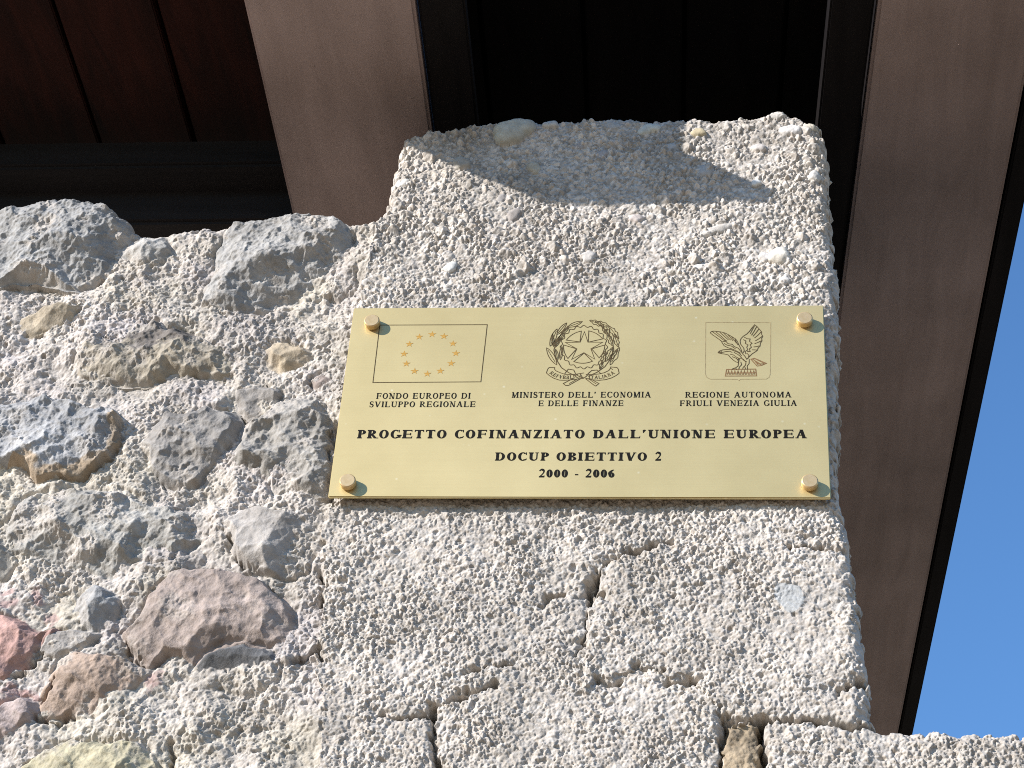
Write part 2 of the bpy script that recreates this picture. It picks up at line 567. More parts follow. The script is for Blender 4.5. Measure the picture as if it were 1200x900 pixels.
# ---- single larger pebbles cemented in the blocks: x, y, half sizes mm, angle, colour
PEB = [
    (601, 153, 19, 15, 18, (0.45, 0.45, 0.40)), (761, 150, 10.5, 6, 28, (0.58, 0.60, 0.56)), (927, 152, 9.5, 7, 8, (0.74, 0.72, 0.70)),
    (951, 147, 7, 5, 0, (0.56, 0.52, 0.44)), (826, 200, 9, 6.5, 12, (0.44, 0.44, 0.44)), (913, 299, 10.5, 8.5, 10, (0.70, 0.66, 0.58)),
    (603, 251, 8, 6.5, 70, (0.36, 0.33, 0.31)), (886, 213, 4.2, 3.8, 0, (0.80, 0.80, 0.78)), (469, 213, 9, 5, 20, (0.72, 0.70, 0.66)),
    (626, 196, 6, 8, 20, (0.46, 0.42, 0.34)), (541, 190, 9, 7, 0, (0.42, 0.40, 0.36)), (955, 205, 6, 6, 40, (0.62, 0.60, 0.57)),
    (720, 197, 3.5, 7, 30, (0.50, 0.52, 0.52)), (785, 172, 6, 5, 0, (0.52, 0.52, 0.52)), (645, 144, 7, 6, 0, (0.50, 0.49, 0.46)),
    (825, 312, 10, 4, 10, (0.66, 0.62, 0.57)), (897, 300, 6, 5, 0, (0.56, 0.54, 0.52)), (920, 327, 5, 4, 0, (0.62, 0.6, 0.57)),
    (528, 312, 6.5, 5, 30, (0.66, 0.66, 0.64)), (690, 300, 6, 7, 30, (0.60, 0.57, 0.54)), (818, 155, 7, 6, 0, (0.58, 0.50, 0.34)),
    (890, 172, 6, 5, 10, (0.62, 0.58, 0.55)), (925, 698, 11, 13, 0, (0.44, 0.45, 0.45)),
    (718, 148, 8, 6, 0, (0.47, 0.46, 0.44)), (680, 170, 6, 5, 10, (0.36, 0.34, 0.33)),
    (705, 182, 8, 6, 60, (0.40, 0.37, 0.36)), (588, 232, 4, 6, 0, (0.42, 0.40, 0.39)), (840, 268, 16, 4.5, 25, (0.55, 0.52, 0.48)),
    (745, 255, 7, 5, 10, (0.58, 0.52, 0.49)), (870, 130, 8, 6, 0, (0.6, 0.58, 0.54)), (910, 133, 10, 7, 20, (0.60, 0.57, 0.52)),
]
for k, (x, y, a, b, ang, c) in enumerate(PEB):
    (cu, cv), = mm([(x, y)])
    t = math.radians(ang)
    du, dv = U - cu, V - cv
    m0 = (np.abs(du) < 30) & (np.abs(dv) < 30)
    ang_r = np.arctan2(dv, du)
    rad = 1 + 0.10 * np.sin(2 * ang_r + k) + 0.07 * np.sin(3 * ang_r + 2 * k) + 0.05 * np.sin(5 * ang_r + 3 * k)
    p, q = (du * math.cos(t) + dv * math.sin(t)) / a / rad, (-du * math.sin(t) + dv * math.cos(t)) / b / rad
    d2 = p * p + q * q
    hp = np.where(m0 & (d2 < 1), -2.8 + min(a, b) * 0.55 * (1 - d2 ** 1.5) ** 0.5 + 1.2 + fbm(U, V, 5, 2, 700 + k) * 0.35, -1e3)
    if x == 925 and y == 698:
        hp = np.where(m0 & (d2 < 1), 1.6 + fbm(U, V, 6, 3, 99) * 0.9, -1e3)
    mk = hp > H
    if x == 925 and y == 698: mk = m0 & (d2 < 1); hp = H * 0.35 - 0.6
    H = np.where(mk, hp, H)
    COLR = np.where(mk[..., None], np.array(c, f32) * 1.28 * (1 + fbm(U, V, 8, 3, 800 + k)[..., None] * 0.10), COLR)

# ---- the field stones in the rubble: outline, edge slope, facets (x, y, height, slope right, slope up), colour, roughness, label
ST = [
    # 0 big grey, top left
    dict(o=[(-60, 262), (-20, 238), (20, 229), (73, 227), (112, 232), (140, 245), (158, 257), (150, 272), (190, 280), (165, 300), (112, 312), (92, 326), (70, 322), (40, 318), (0, 318), (-40, 322), (-70, 300)],
         e=1.9, f=[(60, 270, 15, .10, -.10), (120, 252, 15, -.55, .25), (60, 240, 13, .05, -.55), (20, 300, 22, .1, .42), (150, 285, 8, -.15, .1), (30, 260, 14, .4, 0)],
         c=(.40, .402, .402), r=2.0, l='grey stone capping the far left of the wall top'),
    # 1 lens below it
    dict(o=[(10, 376), (20, 370), (48, 358), (67, 349), (90, 352), (82, 362), (55, 373), (25, 380)],
         e=1.1, f=[(55, 360, 8, .2, .3), (60, 366, 6, -.1, .8)], c=(.50, .43, .33), r=.6, l='thin tan sliver of stone'),
    # 2 top stone right
    dict(o=[(238, 349), (247, 318), (258, 285), (270, 258), (300, 249), (330, 247), (348, 240), (373, 241), (398, 251), (408, 275), (418, 302), (412, 332), (396, 340), (376, 333), (358, 346), (325, 350), (290, 354)],
         e=1.2, f=[(270, 300, 12, .42, -.12), (300, 318, 17, -.30, .62), (345, 275, 15, .08, -.25), (395, 300, 10, -.85, .15), (350, 320, 12, -.1, .45), (320, 262, 16, .15, -.45)],
         c=(.46, .455, .445), r=1.8, l='pale grey angular stone at the wall top'),
    # 3 tan and charcoal
    dict(o=[(86, 414), (92, 400), (110, 390), (133, 382), (155, 377), (180, 376), (208, 380), (240, 394), (256, 400), (278, 408), (277, 422), (250, 433), (225, 431), (200, 428), (178, 436), (150, 438), (110, 437), (95, 428)],
         e=1.2, f=[(150, 400, 11, .12, -.30), (200, 420, 12, 0, .50), (110, 410, 10, .5, .1), (240, 412, 9, -.3, .1)],
         c=(.47, .42, .34), r=1.7, l='long tan stone with a dark charcoal crust', two=(.20, .18, .17)),
    # 4 small tan
    dict(o=[(311, 404), (320, 398), (335, 397), (352, 400), (361, 409), (357, 420), (335, 421), (317, 416)],
         e=1.0, f=[(335, 405, 6, .1, -.2), (340, 412, 6, -.2, .5)], c=(.50, .42, .31), r=.7, l='small tan stone'),
    # 5 red brown by plaque
    dict(o=[(362, 441), (378, 431), (392, 427), (410, 430), (408, 452), (385, 455), (368, 450)],
         e=1.0, f=[(385, 440, 5, -.3, .3), (375, 436, 5, .2, -.2)], c=(.37, .31, .28), r=.9, l='small reddish brown stone tucked beside the plaque'),
    # 6 blue grey with tan rim
    dict(o=[(-60, 500), (-20, 478), (20, 466), (50, 463), (80, 470), (110, 479), (130, 478), (140, 488), (139, 515), (128, 533), (112, 541), (85, 549), (60, 556), (42, 553), (28, 541), (0, 533), (-40, 540)],
         e=2.4, f=[(60, 505, 16, .10, -.06), (115, 520, 15, -.15, .25), (20, 480, 12, .2, -.4)], c=(.41, .417, .43), r=1.9,
         l='blue grey stone with a tan weathered rim', rim=(.40, .32, .235)),
    # 7 rounded grey
    dict(o=[(170, 510), (178, 495), (195, 485), (215, 480), (240, 475), (265, 478), (274, 488), (268, 508), (258, 522), (244, 542), (228, 558), (213, 563), (196, 560), (180, 550), (172, 534)],
         e=1.3, f=[(185, 505, 13, .5, 0), (230, 500, 14, -.10, -.12), (225, 535, 12, -.1, .35)], dent=[(204, 528, 17, 7), (232, 540, 12, 5)], c=(.36, .345, .33), r=1.1, l='rounded dark grey stone'),
    # 8 big grey by plaque
    dict(o=[(275, 520), (290, 494), (316, 473), (350, 461), (372, 466), (384, 482), (390, 500), (388, 540), (384, 578), (372, 583), (347, 575), (322, 566), (305, 545), (280, 543), (268, 538)],
         e=1.4, f=[(300, 505, 15, .40, -.1), (345, 505, 17, .03, -.06), (374, 520, 16, -.35, .05), (350, 555, 14, .05, .40), (340, 478, 15, .05, -.5)], dent=[(303, 518, 15, 8), (352, 545, 14, 5), (365, 505, 9, 4)],
         c=(.40, .385, .36), r=1.6, l='large grey stone touching the left edge of the plaque'),
    # 9 small pale, ridged
    dict(o=[(265, 606), (275, 595), (300, 592), (325, 594), (343, 599), (356, 615), (365, 638), (358, 660), (338, 668), (310, 667), (292, 663), (278, 650), (271, 630)],
         e=1.8, f=[(310, 615, 17, .10, -.12), (322, 625, 18, -.80, .22), (300, 650, 17, .1, .5)], c=(.55, .52, .49), r=.7, l='small pale ridged stone'),
    # 10 wide grey green
    dict(o=[(4, 640), (8, 615), (20, 585), (45, 574), (70, 569), (110, 571), (142, 572), (185, 590), (210, 594), (236, 600), (232, 622), (203, 646), (170, 650), (142, 648), (125, 662), (90, 668), (57, 668), (22, 655)],
         e=1.2, f=[(60, 600, 13, .2, -.2), (60, 625, 13, .1, .5), (130, 610, 14, -.1, -.05), (200, 615, 12, -.45, .1), (100, 640, 15, -.12, .28), (150, 640, 12, .1, .6)],
         c=(.45, .44, .415), r=1.9, l='wide grey green stone'),
    # 11 big pinkish brown
    dict(o=[(146, 736), (158, 722), (174, 703), (186, 688), (200, 673), (218, 666), (236, 665), (262, 667), (284, 670), (300, 680), (311, 690), (325, 702), (337, 712), (338, 735), (352, 748), (344, 764), (326, 768), (300, 752), (284, 748), (258, 757), (233, 776), (215, 760), (192, 762), (172, 776), (160, 765), (150, 752)],
         e=1.7, f=[(180, 710, 16, .32, .05), (240, 700, 17, -.04, -.10), (200, 740, 16, -.12, .36), (300, 715, 15, -.42, .02), (250, 745, 15, .05, .30), (270, 680, 16, .05, -.30)],
         c=(.44, .365, .325), r=.9, l='large pinkish brown stone'),
    # 12 dark lens
    dict(o=[(228, 778), (240, 766), (256, 757), (284, 748), (305, 753), (322, 764), (324, 782), (310, 798), (285, 804), (255, 799), (238, 790)],
         e=1.2, f=[(275, 765, 12, -.05, .72), (260, 785, 9, -.1, .15), (300, 785, 9, -.3, .2)], c=(.19, .193, .20), r=.5, l='charcoal stone half covered with mortar', patch=True),
    # 13 small dark block
    dict(o=[(94, 704), (101, 690), (112, 683), (128, 687), (134, 705), (133, 727), (115, 738), (102, 724)],
         e=1.6, f=[(105, 702, 12, .55, -.1), (112, 708, 13, -.6, .5), (120, 692, 12, -.3, -.2)], c=(.36, .365, .37), r=.8, l='small blocky dark grey stone'),
    # 14 salmon far left
    dict(o=[(-60, 722), (-20, 714), (18, 724), (34, 735), (44, 740), (66, 730), (60, 742), (40, 755), (28, 773), (10, 783), (-20, 795), (-60, 790)],
         e=1.5, f=[(10, 745, 12, -.05, .05), (30, 760, 11, -.35, .6), (0, 730, 11, 0, -.3)], c=(.47, .305, .27), r=1.1, l='salmon pink stone at the left edge'),
    # 15 grey flat
    dict(o=[(45, 755), (55, 742), (68, 733), (92, 731), (111, 734), (100, 748), (80, 760), (66, 766)],
         e=1.2, f=[(75, 748, 8, .05, .15)], c=(.46, .44, .42), r=.7, l='flat grey stone'),
    # 16 orange pink
    dict(o=[(42, 833), (50, 810), (62, 782), (72, 766), (90, 757), (112, 766), (130, 768), (150, 769), (168, 775), (176, 782), (160, 792), (140, 808), (118, 828), (92, 834), (68, 830)],
         e=1.4, f=[(90, 790, 13, .25, .0), (120, 790, 14, -.1, .45), (150, 780, 11, -.35, .3), (70, 810, 11, .3, .5)], c=(.48, .375, .305), r=1.2, l='orange pink stone'),
    # 17 yellow at the bottom edge
    dict(o=[(24, 897), (40, 880), (66, 868), (100, 866), (135, 865), (165, 867), (178, 885), (184, 905), (180, 945), (100, 960), (20, 945)],
         e=1.5, f=[(95, 885, 13, .12, -.2), (160, 890, 13, -.5, .0), (95, 930, 13, 0, .3)], c=(.52, .475, .335), r=1.2, l='yellowish stone at the bottom edge'),
    # 18 pink at the bottom left
    dict(o=[(-40, 840), (0, 826), (25, 812), (42, 815), (36, 834), (15, 848), (-30, 858)],
         e=1.2, f=[(15, 832, 8, .0, .2)], c=(.48, .40, .38), r=1.2, l='dusty pink stone'),
    # 19 lump left under lens 10
    dict(o=[(-30, 640), (-10, 625), (6, 640), (14, 655), (4, 664), (-20, 664)], e=1.2, f=[(0, 648, 7, -.4, .4)], c=(.46, .44, .40), r=.8, l='small buried grey stone'),
    # 20 upper middle of rubble, half buried
    dict(o=[(275, 455), (292, 449), (315, 450), (325, 458), (315, 470), (295, 478), (280, 470)], e=.9, f=[(300, 460, 5, .2, .3)], c=(.38, .36, .34), r=1.0, l='half buried brown grey stone'),
    # 21 lump under S1
    dict(o=[(150, 288), (165, 272), (188, 272), (197, 285), (180, 298), (160, 302)], e=.8, f=[(175, 284, 7, -.3, .2), (168, 280, 7, .3, -.2)], c=(.50, .49, .47), r=1.0, l='pale lump of stone beside the capping stone'),
]
for (pts, w, dep) in [([(-40, 326), (0, 323), (45, 325), (80, 331), (108, 320)], 9, 8), ([(300, 352), (345, 342)], 6, 5), ([(383, 580), (390, 500)], 6, 4)]:
    d = line_dist(U, V, mm(pts))
    H -= np.where((REG == 0) & (d < 4 * w), dep * np.exp(-(d / w) ** 2), 0)
R0 = 20
SUB = (U < -90) & (V < 330) & (V > -420) & (U > -760)
ii = np.where(SUB.any(0))[0]; jj = np.where(SUB.any(1))[0]
sl = (slice(jj[0], jj[-1] + 1), slice(ii[0], ii[-1] + 1))
u, v = U[sl], V[sl]
wuu, wvv = u + fbm(u, v, 16, 3, 301) * 3.0, v + fbm(u, v, 16, 3, 302) * 3.0
Hs, Rs, Cs = H[sl].copy(), REG[sl].copy(), COLR[sl].copy()
for k, s in enumerate(ST):
    d = poly_dist(wuu, wvv, mm(s['o']))
    d = d + 5.0
    base = -9.0
    top = np.full(u.shape, 1e9, f32)
    for j, (x, y, hh, gu, gv) in enumerate(s['f']):
        (cu, cv), = mm([(x, y)])
        w = fbm(u, v, 22, 3, 400 + k * 9 + j) * 1.6
        top = np.minimum(top, hh + w + gu * (u - cu) + gv * (v - cv))
    for (x, y, rr, dep) in s.get('dent', []):
        (cu, cv), = mm([(x, y)])
        q = np.hypot(u - cu, v - cv) / rr + fbm(u, v, 12, 3, 470 + k) * 0.35
        top = top - dep * np.clip(1.25 - q, 0, 1) ** 0.7
    # a few small random chips for a broken, crystalline face
    chip, cid = grains(wuu, wvv, 17, 500 + k, 0.55, 0.5, 0.85)
    top = top * 0.85 + chips(wuu, wvv, 24, 520 + k, .4, .7) * 0.38 * s['r']
    rough = chips(wuu + fbm(u, v, 5, 2, 630) * .8, wvv + fbm(u, v, 5, 2, 631) * .8, 9, 540 + k, .5, 1.0) * 0.34 * s['r'] + chips(wuu, wvv, 4.2, 560 + k, .6, 1.0) * 0.20 * s['r'] + fbm(u, v, 14, 5, 600 + k, 0.62) * 1.1 * s['r']
    edge = d * s['e'] * 1.1 * (1 + 0.25 * fbm(u, v, 20, 2, 690 + k)) - 3.0
    smear = np.clip(fbm(u, v, 26, 4, 860 + k, .6) * 1.9 - 0.40 + np.clip(1 - d / 10, 0, 1) * 0.7, 0, 1) * (1 if s['r'] > .95 else .5) * (0.25 if s.get('patch') else 1)
    rough = rough + smear * (np.maximum(gB1, gB2)[sl] * 0.8 + rid[sl] * 0.6 - 1.0)
    hs = base + np.minimum(top, np.maximum(edge, -3)) + rough * np.clip(d / 6, 0, 1)
    hs = np.where(d > -1.5, hs, -1e3)
    if s.get('patch'):
        hs = np.where(fbm(u, v, 14, 3, 777) * 5 - (v - mm([(275, 783)])[0][1]) * 0.8 > 7, hs - 9, hs)
    gut = np.exp(-((d - 2.0) / 2.2) ** 2) * np.clip(fbm(u, v, 15, 2, 880 + k) * 1.4 + 0.35, 0, 1)
    hs = hs - gut * 2.5
    Hs = Hs - gut * 3.5
    mk = hs > Hs
    c = np.array(s['c'], f32)
    if max(c) - min(c) < 0.075 and not s.get('patch'): c = c * 0.97 * np.array([1.01, 1.0, 0.985], f32)
    cc = np.empty(u.shape + (3,), f32); cc[:] = c
    if 'rim' in s:
        (cu, cv), = mm([(60, 500)])
        rim = np.clip((13 - d + 3 * fbm(u, v, 12, 2, 71)) / 2.5, 0, 1) * (((u - cu) * 0.6 - (v - cv)) > 18)
        cc = cc + (np.array(s['rim'], f32) - cc) * rim[..., None]
    if 'two' in s:
        (cu, cv), = mm([(185, 402)])
        t2 = np.clip((fbm(u, v, 16, 4, 72, .6) * 1.2 + 0.25 - ((u - cu) / 62) ** 2 - (cv - v) / 18) * 3, 0, 1)
        cc = cc + (np.array(s['two'], f32) - cc) * (t2 * 0.85)[..., None]
    veins = np.clip(1 - np.abs(fbm(u, v, 30, 3, 810 + k)) * 9, 0, 1) * 0.14
    cc = cc * (1 + fbm(u, v, 20, 4, 820 + k, .6)[..., None] * 0.20 + (cid - 0.5)[..., None] * 0.12 + veins[..., None])
    # lime dusting left on the stones
    dust = smear * (0.8 if 'rim' not in s else 0.3)
    cc = cc + (C_MORT - cc) * dust[..., None]
    Hs = np.where(mk, hs, Hs)
    Rs = np.where(mk, R0 + k, Rs)
    Cs = np.where(mk[..., None], cc, Cs)
# flecks of red on the mortar at the lower left
for (x, y, r) in [(5, 700, 9), (40, 692, 7), (55, 715, 8), (15, 820, 16), (28, 812, 10), (170, 790, 13), (8, 686, 6)]:
    (cu, cv), = mm([(x, y)])
    fl = np.clip((1 - np.hypot(u - cu, v - cv) / (r * .9) + fbm(u, v, 8, 3, 79) * .8) * 2, 0, 1) * (Rs == 0)
    Cs = Cs + (np.array([.47, .32, .30], f32) - Cs) * (fl * .75)[..., None]
for (pts, w, dep) in [([(148, 745), (155, 762), (168, 776)], 2.2, 8), ([(12, 788), (35, 772), (50, 757)], 2.6, 9), ([(280, 652), (286, 660), (300, 666)], 2.5, 7),
                      ([(48, 815), (62, 790)], 1.8, 6), ([(265, 622), (272, 634)], 1.8, 6), ([(384, 560), (386, 580)], 2.0, 6), ([(388, 500), (386, 540)], 1.8, 6),
                      ([(24, 888), (40, 880)], 2.0, 6), ([(40, 838), (55, 842), (80, 836)], 2.0, 6)]:
    d = line_dist(u + wu[sl] * .7 + JX[sl], v + wv[sl] * .7 + JZ[sl], mm(pts))
    ww = np.maximum(w * (0.62 + 0.75 * fbm(u, v, 7, 2, int(pts[0][0]) + 900)), 0.3)
    Hs -= np.where(d < 6 * w, dep * 1.2 * np.exp(-(d / ww) ** 2) + 1.2 * np.exp(-(d / (2.4 * w)) ** 2), 0)
H[sl], REG[sl], COLR[sl] = Hs, Rs, Cs

# nothing may stick through the plaque
under = (np.abs(U) < 203) & (np.abs(V) < 103)
H = np.where(under, np.minimum(H, 3.0), H)

# edge rounding, then drop what lies outside the outline and pull the last row onto it
RR = 13.0
Hc = H - np.where(SD < RR, RR - np.sqrt(np.maximum(RR * RR - (RR - np.clip(SD, 0, RR)) ** 2, 0)), 0)
gv_, gu_ = np.gradient(SD.astype(np.float64), va, ua)
gl = np.maximum(np.hypot(gu_, gv_), 0.35)
pull = np.where(SD < 0, np.minimum(-SD, cellmax * 1.2), 0) / gl
PU, PV = U + gu_ / gl * pull, V + gv_ / gl * pull
keep = SD > -cellmax * 0.9
X = (PU / 1000).astype(f32); Z = (PV / 1000 + ZC).astype(f32); Y = (-Hc / 1000).astype(f32)

nv, nu = U.shape
idx = np.arange(nv * nu).reshape(nv, nu)
a, b, c_, d_ = idx[:-1, :-1], idx[:-1, 1:], idx[1:, 1:], idx[1:, :-1]
kq = keep[:-1, :-1] & keep[:-1, 1:] & keep[1:, 1:] & keep[1:, :-1]
quads = np.stack([a[kq], b[kq], c_[kq], d_[kq]], 1)
reg_f = REG[:-1, :-1][kq]
pos = np.stack([X.ravel(), Y.ravel(), Z.ravel()], 1)
COLR *= (1 + fbm(U, V, 170, 3, 991) * 0.10 + fbm(U, V, 26, 3, 992, .6) * 0.10)[..., None]
colv = np.clip(COLR.reshape(-1, 3) * 0.70, 0.01, 0.8)
# returns: every open border edge is carried back into the wall's thickness
ed = np.concatenate([quads[:, [0, 1]], quads[:, [1, 2]], quads[:, [2, 3]], quads[:, [3, 0]]])
er = np.concatenate([reg_f] * 4)
key = np.sort(ed, 1); key = key[:, 0].astype(np.int64) * (nv * nu) + key[:, 1]
_, inv, cnt = np.unique(key, return_inverse=True, return_counts=True)
bm_ = cnt[inv] == 1
be, br_ = ed[bm_], er[bm_]
uq, binv = np.unique(be, return_inverse=True)
binv = binv.reshape(be.shape)
prev = uq.copy(); prev_pos = pos[uq]
ox, oz = (-gu_ / gl).ravel()[uq], (-gv_ / gl).ravel()[uq]
along = (U.ravel()[uq] * 1.0 + V.ravel()[uq] * 0.97).astype(f32)
fin = FINE.ravel()[uq]
ys = np.concatenate([np.array([2.0, 5.0, 9.0]), np.arange(13, 150, 4.5), np.array([165, 190, 230, 290, 360, 430])])
for q, sy in enumerate(ys):
    vv = np.full(along.shape, sy, f32)
    if sy < 155:
        gs, _ = grains(along, vv + fbm(along, vv, 20, 2, 950) * 3, 4.4, 951, 0.85, 0.42, 0.8, 0.5)
        gs2, _ = grains(along, vv, 2.6, 952, 0.8)
        bump = (np.maximum(gs, gs2 * 0.85) * 1.8 - 2.6 + fbm(along, vv, 30, 3, 953) * 2.0) * fin * min(1.0, sy / 12.0)
    else:
        bump = fbm(along, vv, 60, 2, 954) * 2.0 * fin
    npnt = pos[uq].copy()
    npnt[:, 0] += ox * bump / 1000; npnt[:, 2] += oz * bump / 1000
    npnt[:, 1] = pos[uq][:, 1] * max(0.0, 1 - sy / 60.0) + sy / 1000 + (0.013 * min(1.0, sy / 60.0))
    base_i = len(pos)
    pos = np.concatenate([pos, npnt.astype(f32)])
    tint = 1 + (fbm(along, vv, 9, 2, 955) * 0.18 + fbm(along, vv, 40, 2, 956) * 0.10)
    colv = np.concatenate([colv, np.clip(np.median(colv[uq], 0)[None] * 0.6 + colv[uq] * 0.4, .01, .8) * tint[:, None]]).astype(f32)
    cur = np.arange(base_i, base_i + len(uq))
    sk = np.stack([prev[binv[:, 1]], prev[binv[:, 0]], cur[binv[:, 0]], cur[binv[:, 1]]], 1)
    quads = np.concatenate([quads, sk]); reg_f = np.concatenate([reg_f, br_])
    prev = cur

wall = empty('stone_wall', (0, 0, 0), 'rough sunlit stone wall whose squared end blocks carry the brass plaque', 'wall')


def relief_part(name, mask, mat, label=None):
    q = quads[mask]
    if len(q) == 0: return None
    uv, qi = np.unique(q, return_inverse=True)
    qi = qi.reshape(q.shape)
    me = bpy.data.meshes.new(name)
    me.vertices.add(len(uv)); me.loops.add(q.size); me.polygons.add(len(q))
    me.vertices.foreach_set('co', pos[uv].astype(f32).ravel())
    me.loops.foreach_set('vertex_index', qi.astype(np.int32).ravel())
    me.polygons.foreach_set('loop_start', np.arange(0, q.size, 4, dtype=np.int32))
    me.polygons.foreach_set('use_smooth', np.ones(len(q), bool))
    at = me.attributes.new('Col', 'FLOAT_COLOR', 'POINT')
    at.data.foreach_set('color', np.concatenate([colv[uv], np.ones((len(uv), 1), f32)], 1).astype(f32).ravel())
    me.update(calc_edges=True)
    me.materials.append(mat)
    o = bpy.data.objects.new(name, me)
    COL.objects.link(o)
    o.parent = wall
    if label: o['label'] = label
    return o


relief_part('mortar', reg_f == 0, M_MORTAR)
BL = {'A': 'tall gravelly top block behind the plaque', 'B': 'pale block under the left half of the plaque', 'C': 'pale block under the right half of the plaque',
      'D': 'lower block below the joint', 'F': 'low block ending the wall at the lower right', 'G': 'low block beside the rubble'}
for k, i in bid.items():
    if k == 'E':
        relief_part('filler_stone', reg_f == i, M_STONE, 'narrow tan filler stone between two lower blocks')
    else:
        relief_part('stone_block', reg_f == i, M_BLOCK, BL[k])
for k, s in enumerate(ST):
    relief_part('field_stone', reg_f == R0 + k, M_STONE, s['l'])

# ------------------------------------------------------------------ timber roof
roof = empty('timber_roof', (0, 0.3, ZS), 'dark timber roof underside with two wide brown beams above the wall', 'roof')


def prism(name, base, dz, mat, bev=0.003):
    """quad outline (4 points, counter-clockwise seen from above) lifted by dz, edges softened"""
    import bmesh
    bm = bmesh.new()
    lo = [bm.verts.new(p) for p in base]
    hi = [bm.verts.new((p[0], p[1], p[2] + dz)) for p in base]
    bm.faces.new(lo[::-1]); bm.faces.new(hi)
    for k in range(4):
        bm.faces.new((lo[k], lo[(k + 1) % 4], hi[(k + 1) % 4], hi[k]))
    bmesh.ops.recalc_face_normals(bm, faces=bm.faces)
    if bev:
        bmesh.ops.bevel(bm, geom=list(bm.edges), offset=bev, segments=2, affect='EDGES')
    me = bpy.data.meshes.new(name)
    bm.to_mesh(me); bm.free()
    me.materials.append(mat)
    o = bpy.data.objects.new(name, me)
    COL.objects.link(o)
    o.parent = roof
    o.matrix_parent_inverse = roof.matrix_world.inverted()
    return o


roof.matrix_world = roof.matrix_basis
bpy.context.view_layer.update()


def edge_line(p, q, dz=0.0):
    """an edge of the roof timbers through two surveyed points, as x = f(y) on the plane of the undersides"""
    A, B = on_soffit(*p, dz), on_soffit(*q, dz)
    k = (B[0] - A[0]) / (B[1] - A[1])
    return lambda y: A[0] + k * (y - A[1])


def strip(name, fl, fr, y0, y1, z0, h, mat, bev=0.003, shift=0.0):
    pts = [(fl(y0), y0), (fr(y0), y0), (fr(y1), y1), (fl(y1), y1)]
    return prism(name, [(x, y, ZS + z0 + SLOPE * y) for x, y in pts], h, mat, bev)


BACK = 3.4
L_l = edge_line((285, 0), (340, 240)); L_r = edge_line((485, 0), (505, 150))
R_l = edge_line((1030, 0), (985, 350)); R_r = edge_line((1205, 75), (1064, 800))
strip('soffit_board', L_l, L_r, -0.185, BACK, 0.0, 0.022, M_SOFFIT)
strip('beam', lambda y: L_l(y) + .004, lambda y: L_r(y) - .004, -0.166, BACK, 0.0225, 0.1375, M_DARK)
strip('trim_board', lambda y: L_r(y) + .003, lambda y: L_r(y) + .045, -0.185, BACK, 0.004, 0.016, M_DARK, 0.002)
strip('soffit_board', R_l, R_r, -0.185, BACK, 0.0, 0.022, M_SOFFIT)
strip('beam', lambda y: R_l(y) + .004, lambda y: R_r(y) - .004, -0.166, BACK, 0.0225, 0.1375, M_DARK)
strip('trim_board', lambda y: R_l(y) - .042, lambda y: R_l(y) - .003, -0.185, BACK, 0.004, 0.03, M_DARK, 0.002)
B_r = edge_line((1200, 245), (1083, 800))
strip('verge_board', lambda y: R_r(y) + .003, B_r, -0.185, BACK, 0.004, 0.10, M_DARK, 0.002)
# ceiling boards run with the beams, in the two fields
C0 = edge_line((60, 0), (98, 112), 0.162); C1 = edge_line((180, 0), (222, 155), 0.162)
w = C1(0) - C0(0)
lo_x = -2.6
k = 0
x = C0(0) + 12 * w
boards = []
nb = 0
i = -18
while True:
    jit = lambda q: 0.0 if q in (0, 1) else math.sin(q * 12.9898) * 0.11
    xl, xr = C0(0) + (i + jit(i)) * w, C0(0) + (i + 1 + jit(i + 1)) * w
    if xl > R_r(0) - 0.02: break
    kk = C0(1) - C0(0)
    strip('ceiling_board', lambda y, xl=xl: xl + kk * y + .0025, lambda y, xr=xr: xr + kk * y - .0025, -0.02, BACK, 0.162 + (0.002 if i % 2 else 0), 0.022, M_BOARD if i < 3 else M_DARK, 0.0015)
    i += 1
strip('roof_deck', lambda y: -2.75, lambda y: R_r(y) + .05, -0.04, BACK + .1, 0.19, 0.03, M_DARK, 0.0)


def rail(yy, ytop, ybot, depth, mat):
    """timber running along the wall, its front face between two surveyed heights"""
    a = on_wall(0, ytop, yy); b = on_wall(0, ybot, yy)
    x0, x1 = -2.7, R_l(yy) - 0.06
    return prism('wall_plate', [(x0, yy, b[2]), (x1, yy, b[2]), (x1, yy + depth, b[2]), (x0, yy + depth, b[2])], a[2] - b[2], mat, 0.004)


rail(0.20, 166, 196, 0.10, M_PLATE)
rail(0.24, 214, 262, 0.12, M_PLATE)

# ------------------------------------------------------------------ the brass plaque
PY = -0.008
plaque = empty('brass_plaque', (0, PY, ZC), 'engraved brass plaque fixed by four round caps to the pale stone blocks', 'plaque')


def pl(x, y):
    """surveyed point -> plaque millimetres"""
    p = on_wall(x, y, PY)
    return (p[0] * 1000, (p[2] - ZC) * 1000)


import bmesh
bm = bmesh.new()
bmesh.ops.create_cube(bm, size=1.0)
bmesh.ops.scale(bm, vec=(0.4, 0.003, 0.2), verts=bm.verts)
bmesh.ops.translate(bm, vec=(0, 0.0015, 0), verts=bm.verts)
bmesh.ops.bevel(bm, geom=[e for e in bm.edges], offset=0.0007, segments=2, affect='EDGES')
me = bpy.data.meshes.new('plate')
bm.to_mesh(me); bm.free()
me.materials.append(M_BRASS)
plate = bpy.data.objects.new('plate', me)
COL.objects.link(plate); plate.parent = plaque


def lathe_skip(profile, p):
    return abs(profile[p][0] - profile[p + 1][0]) < 1e-9 and abs(profile[p][1] - profile[p + 1][1]) < 1e-9


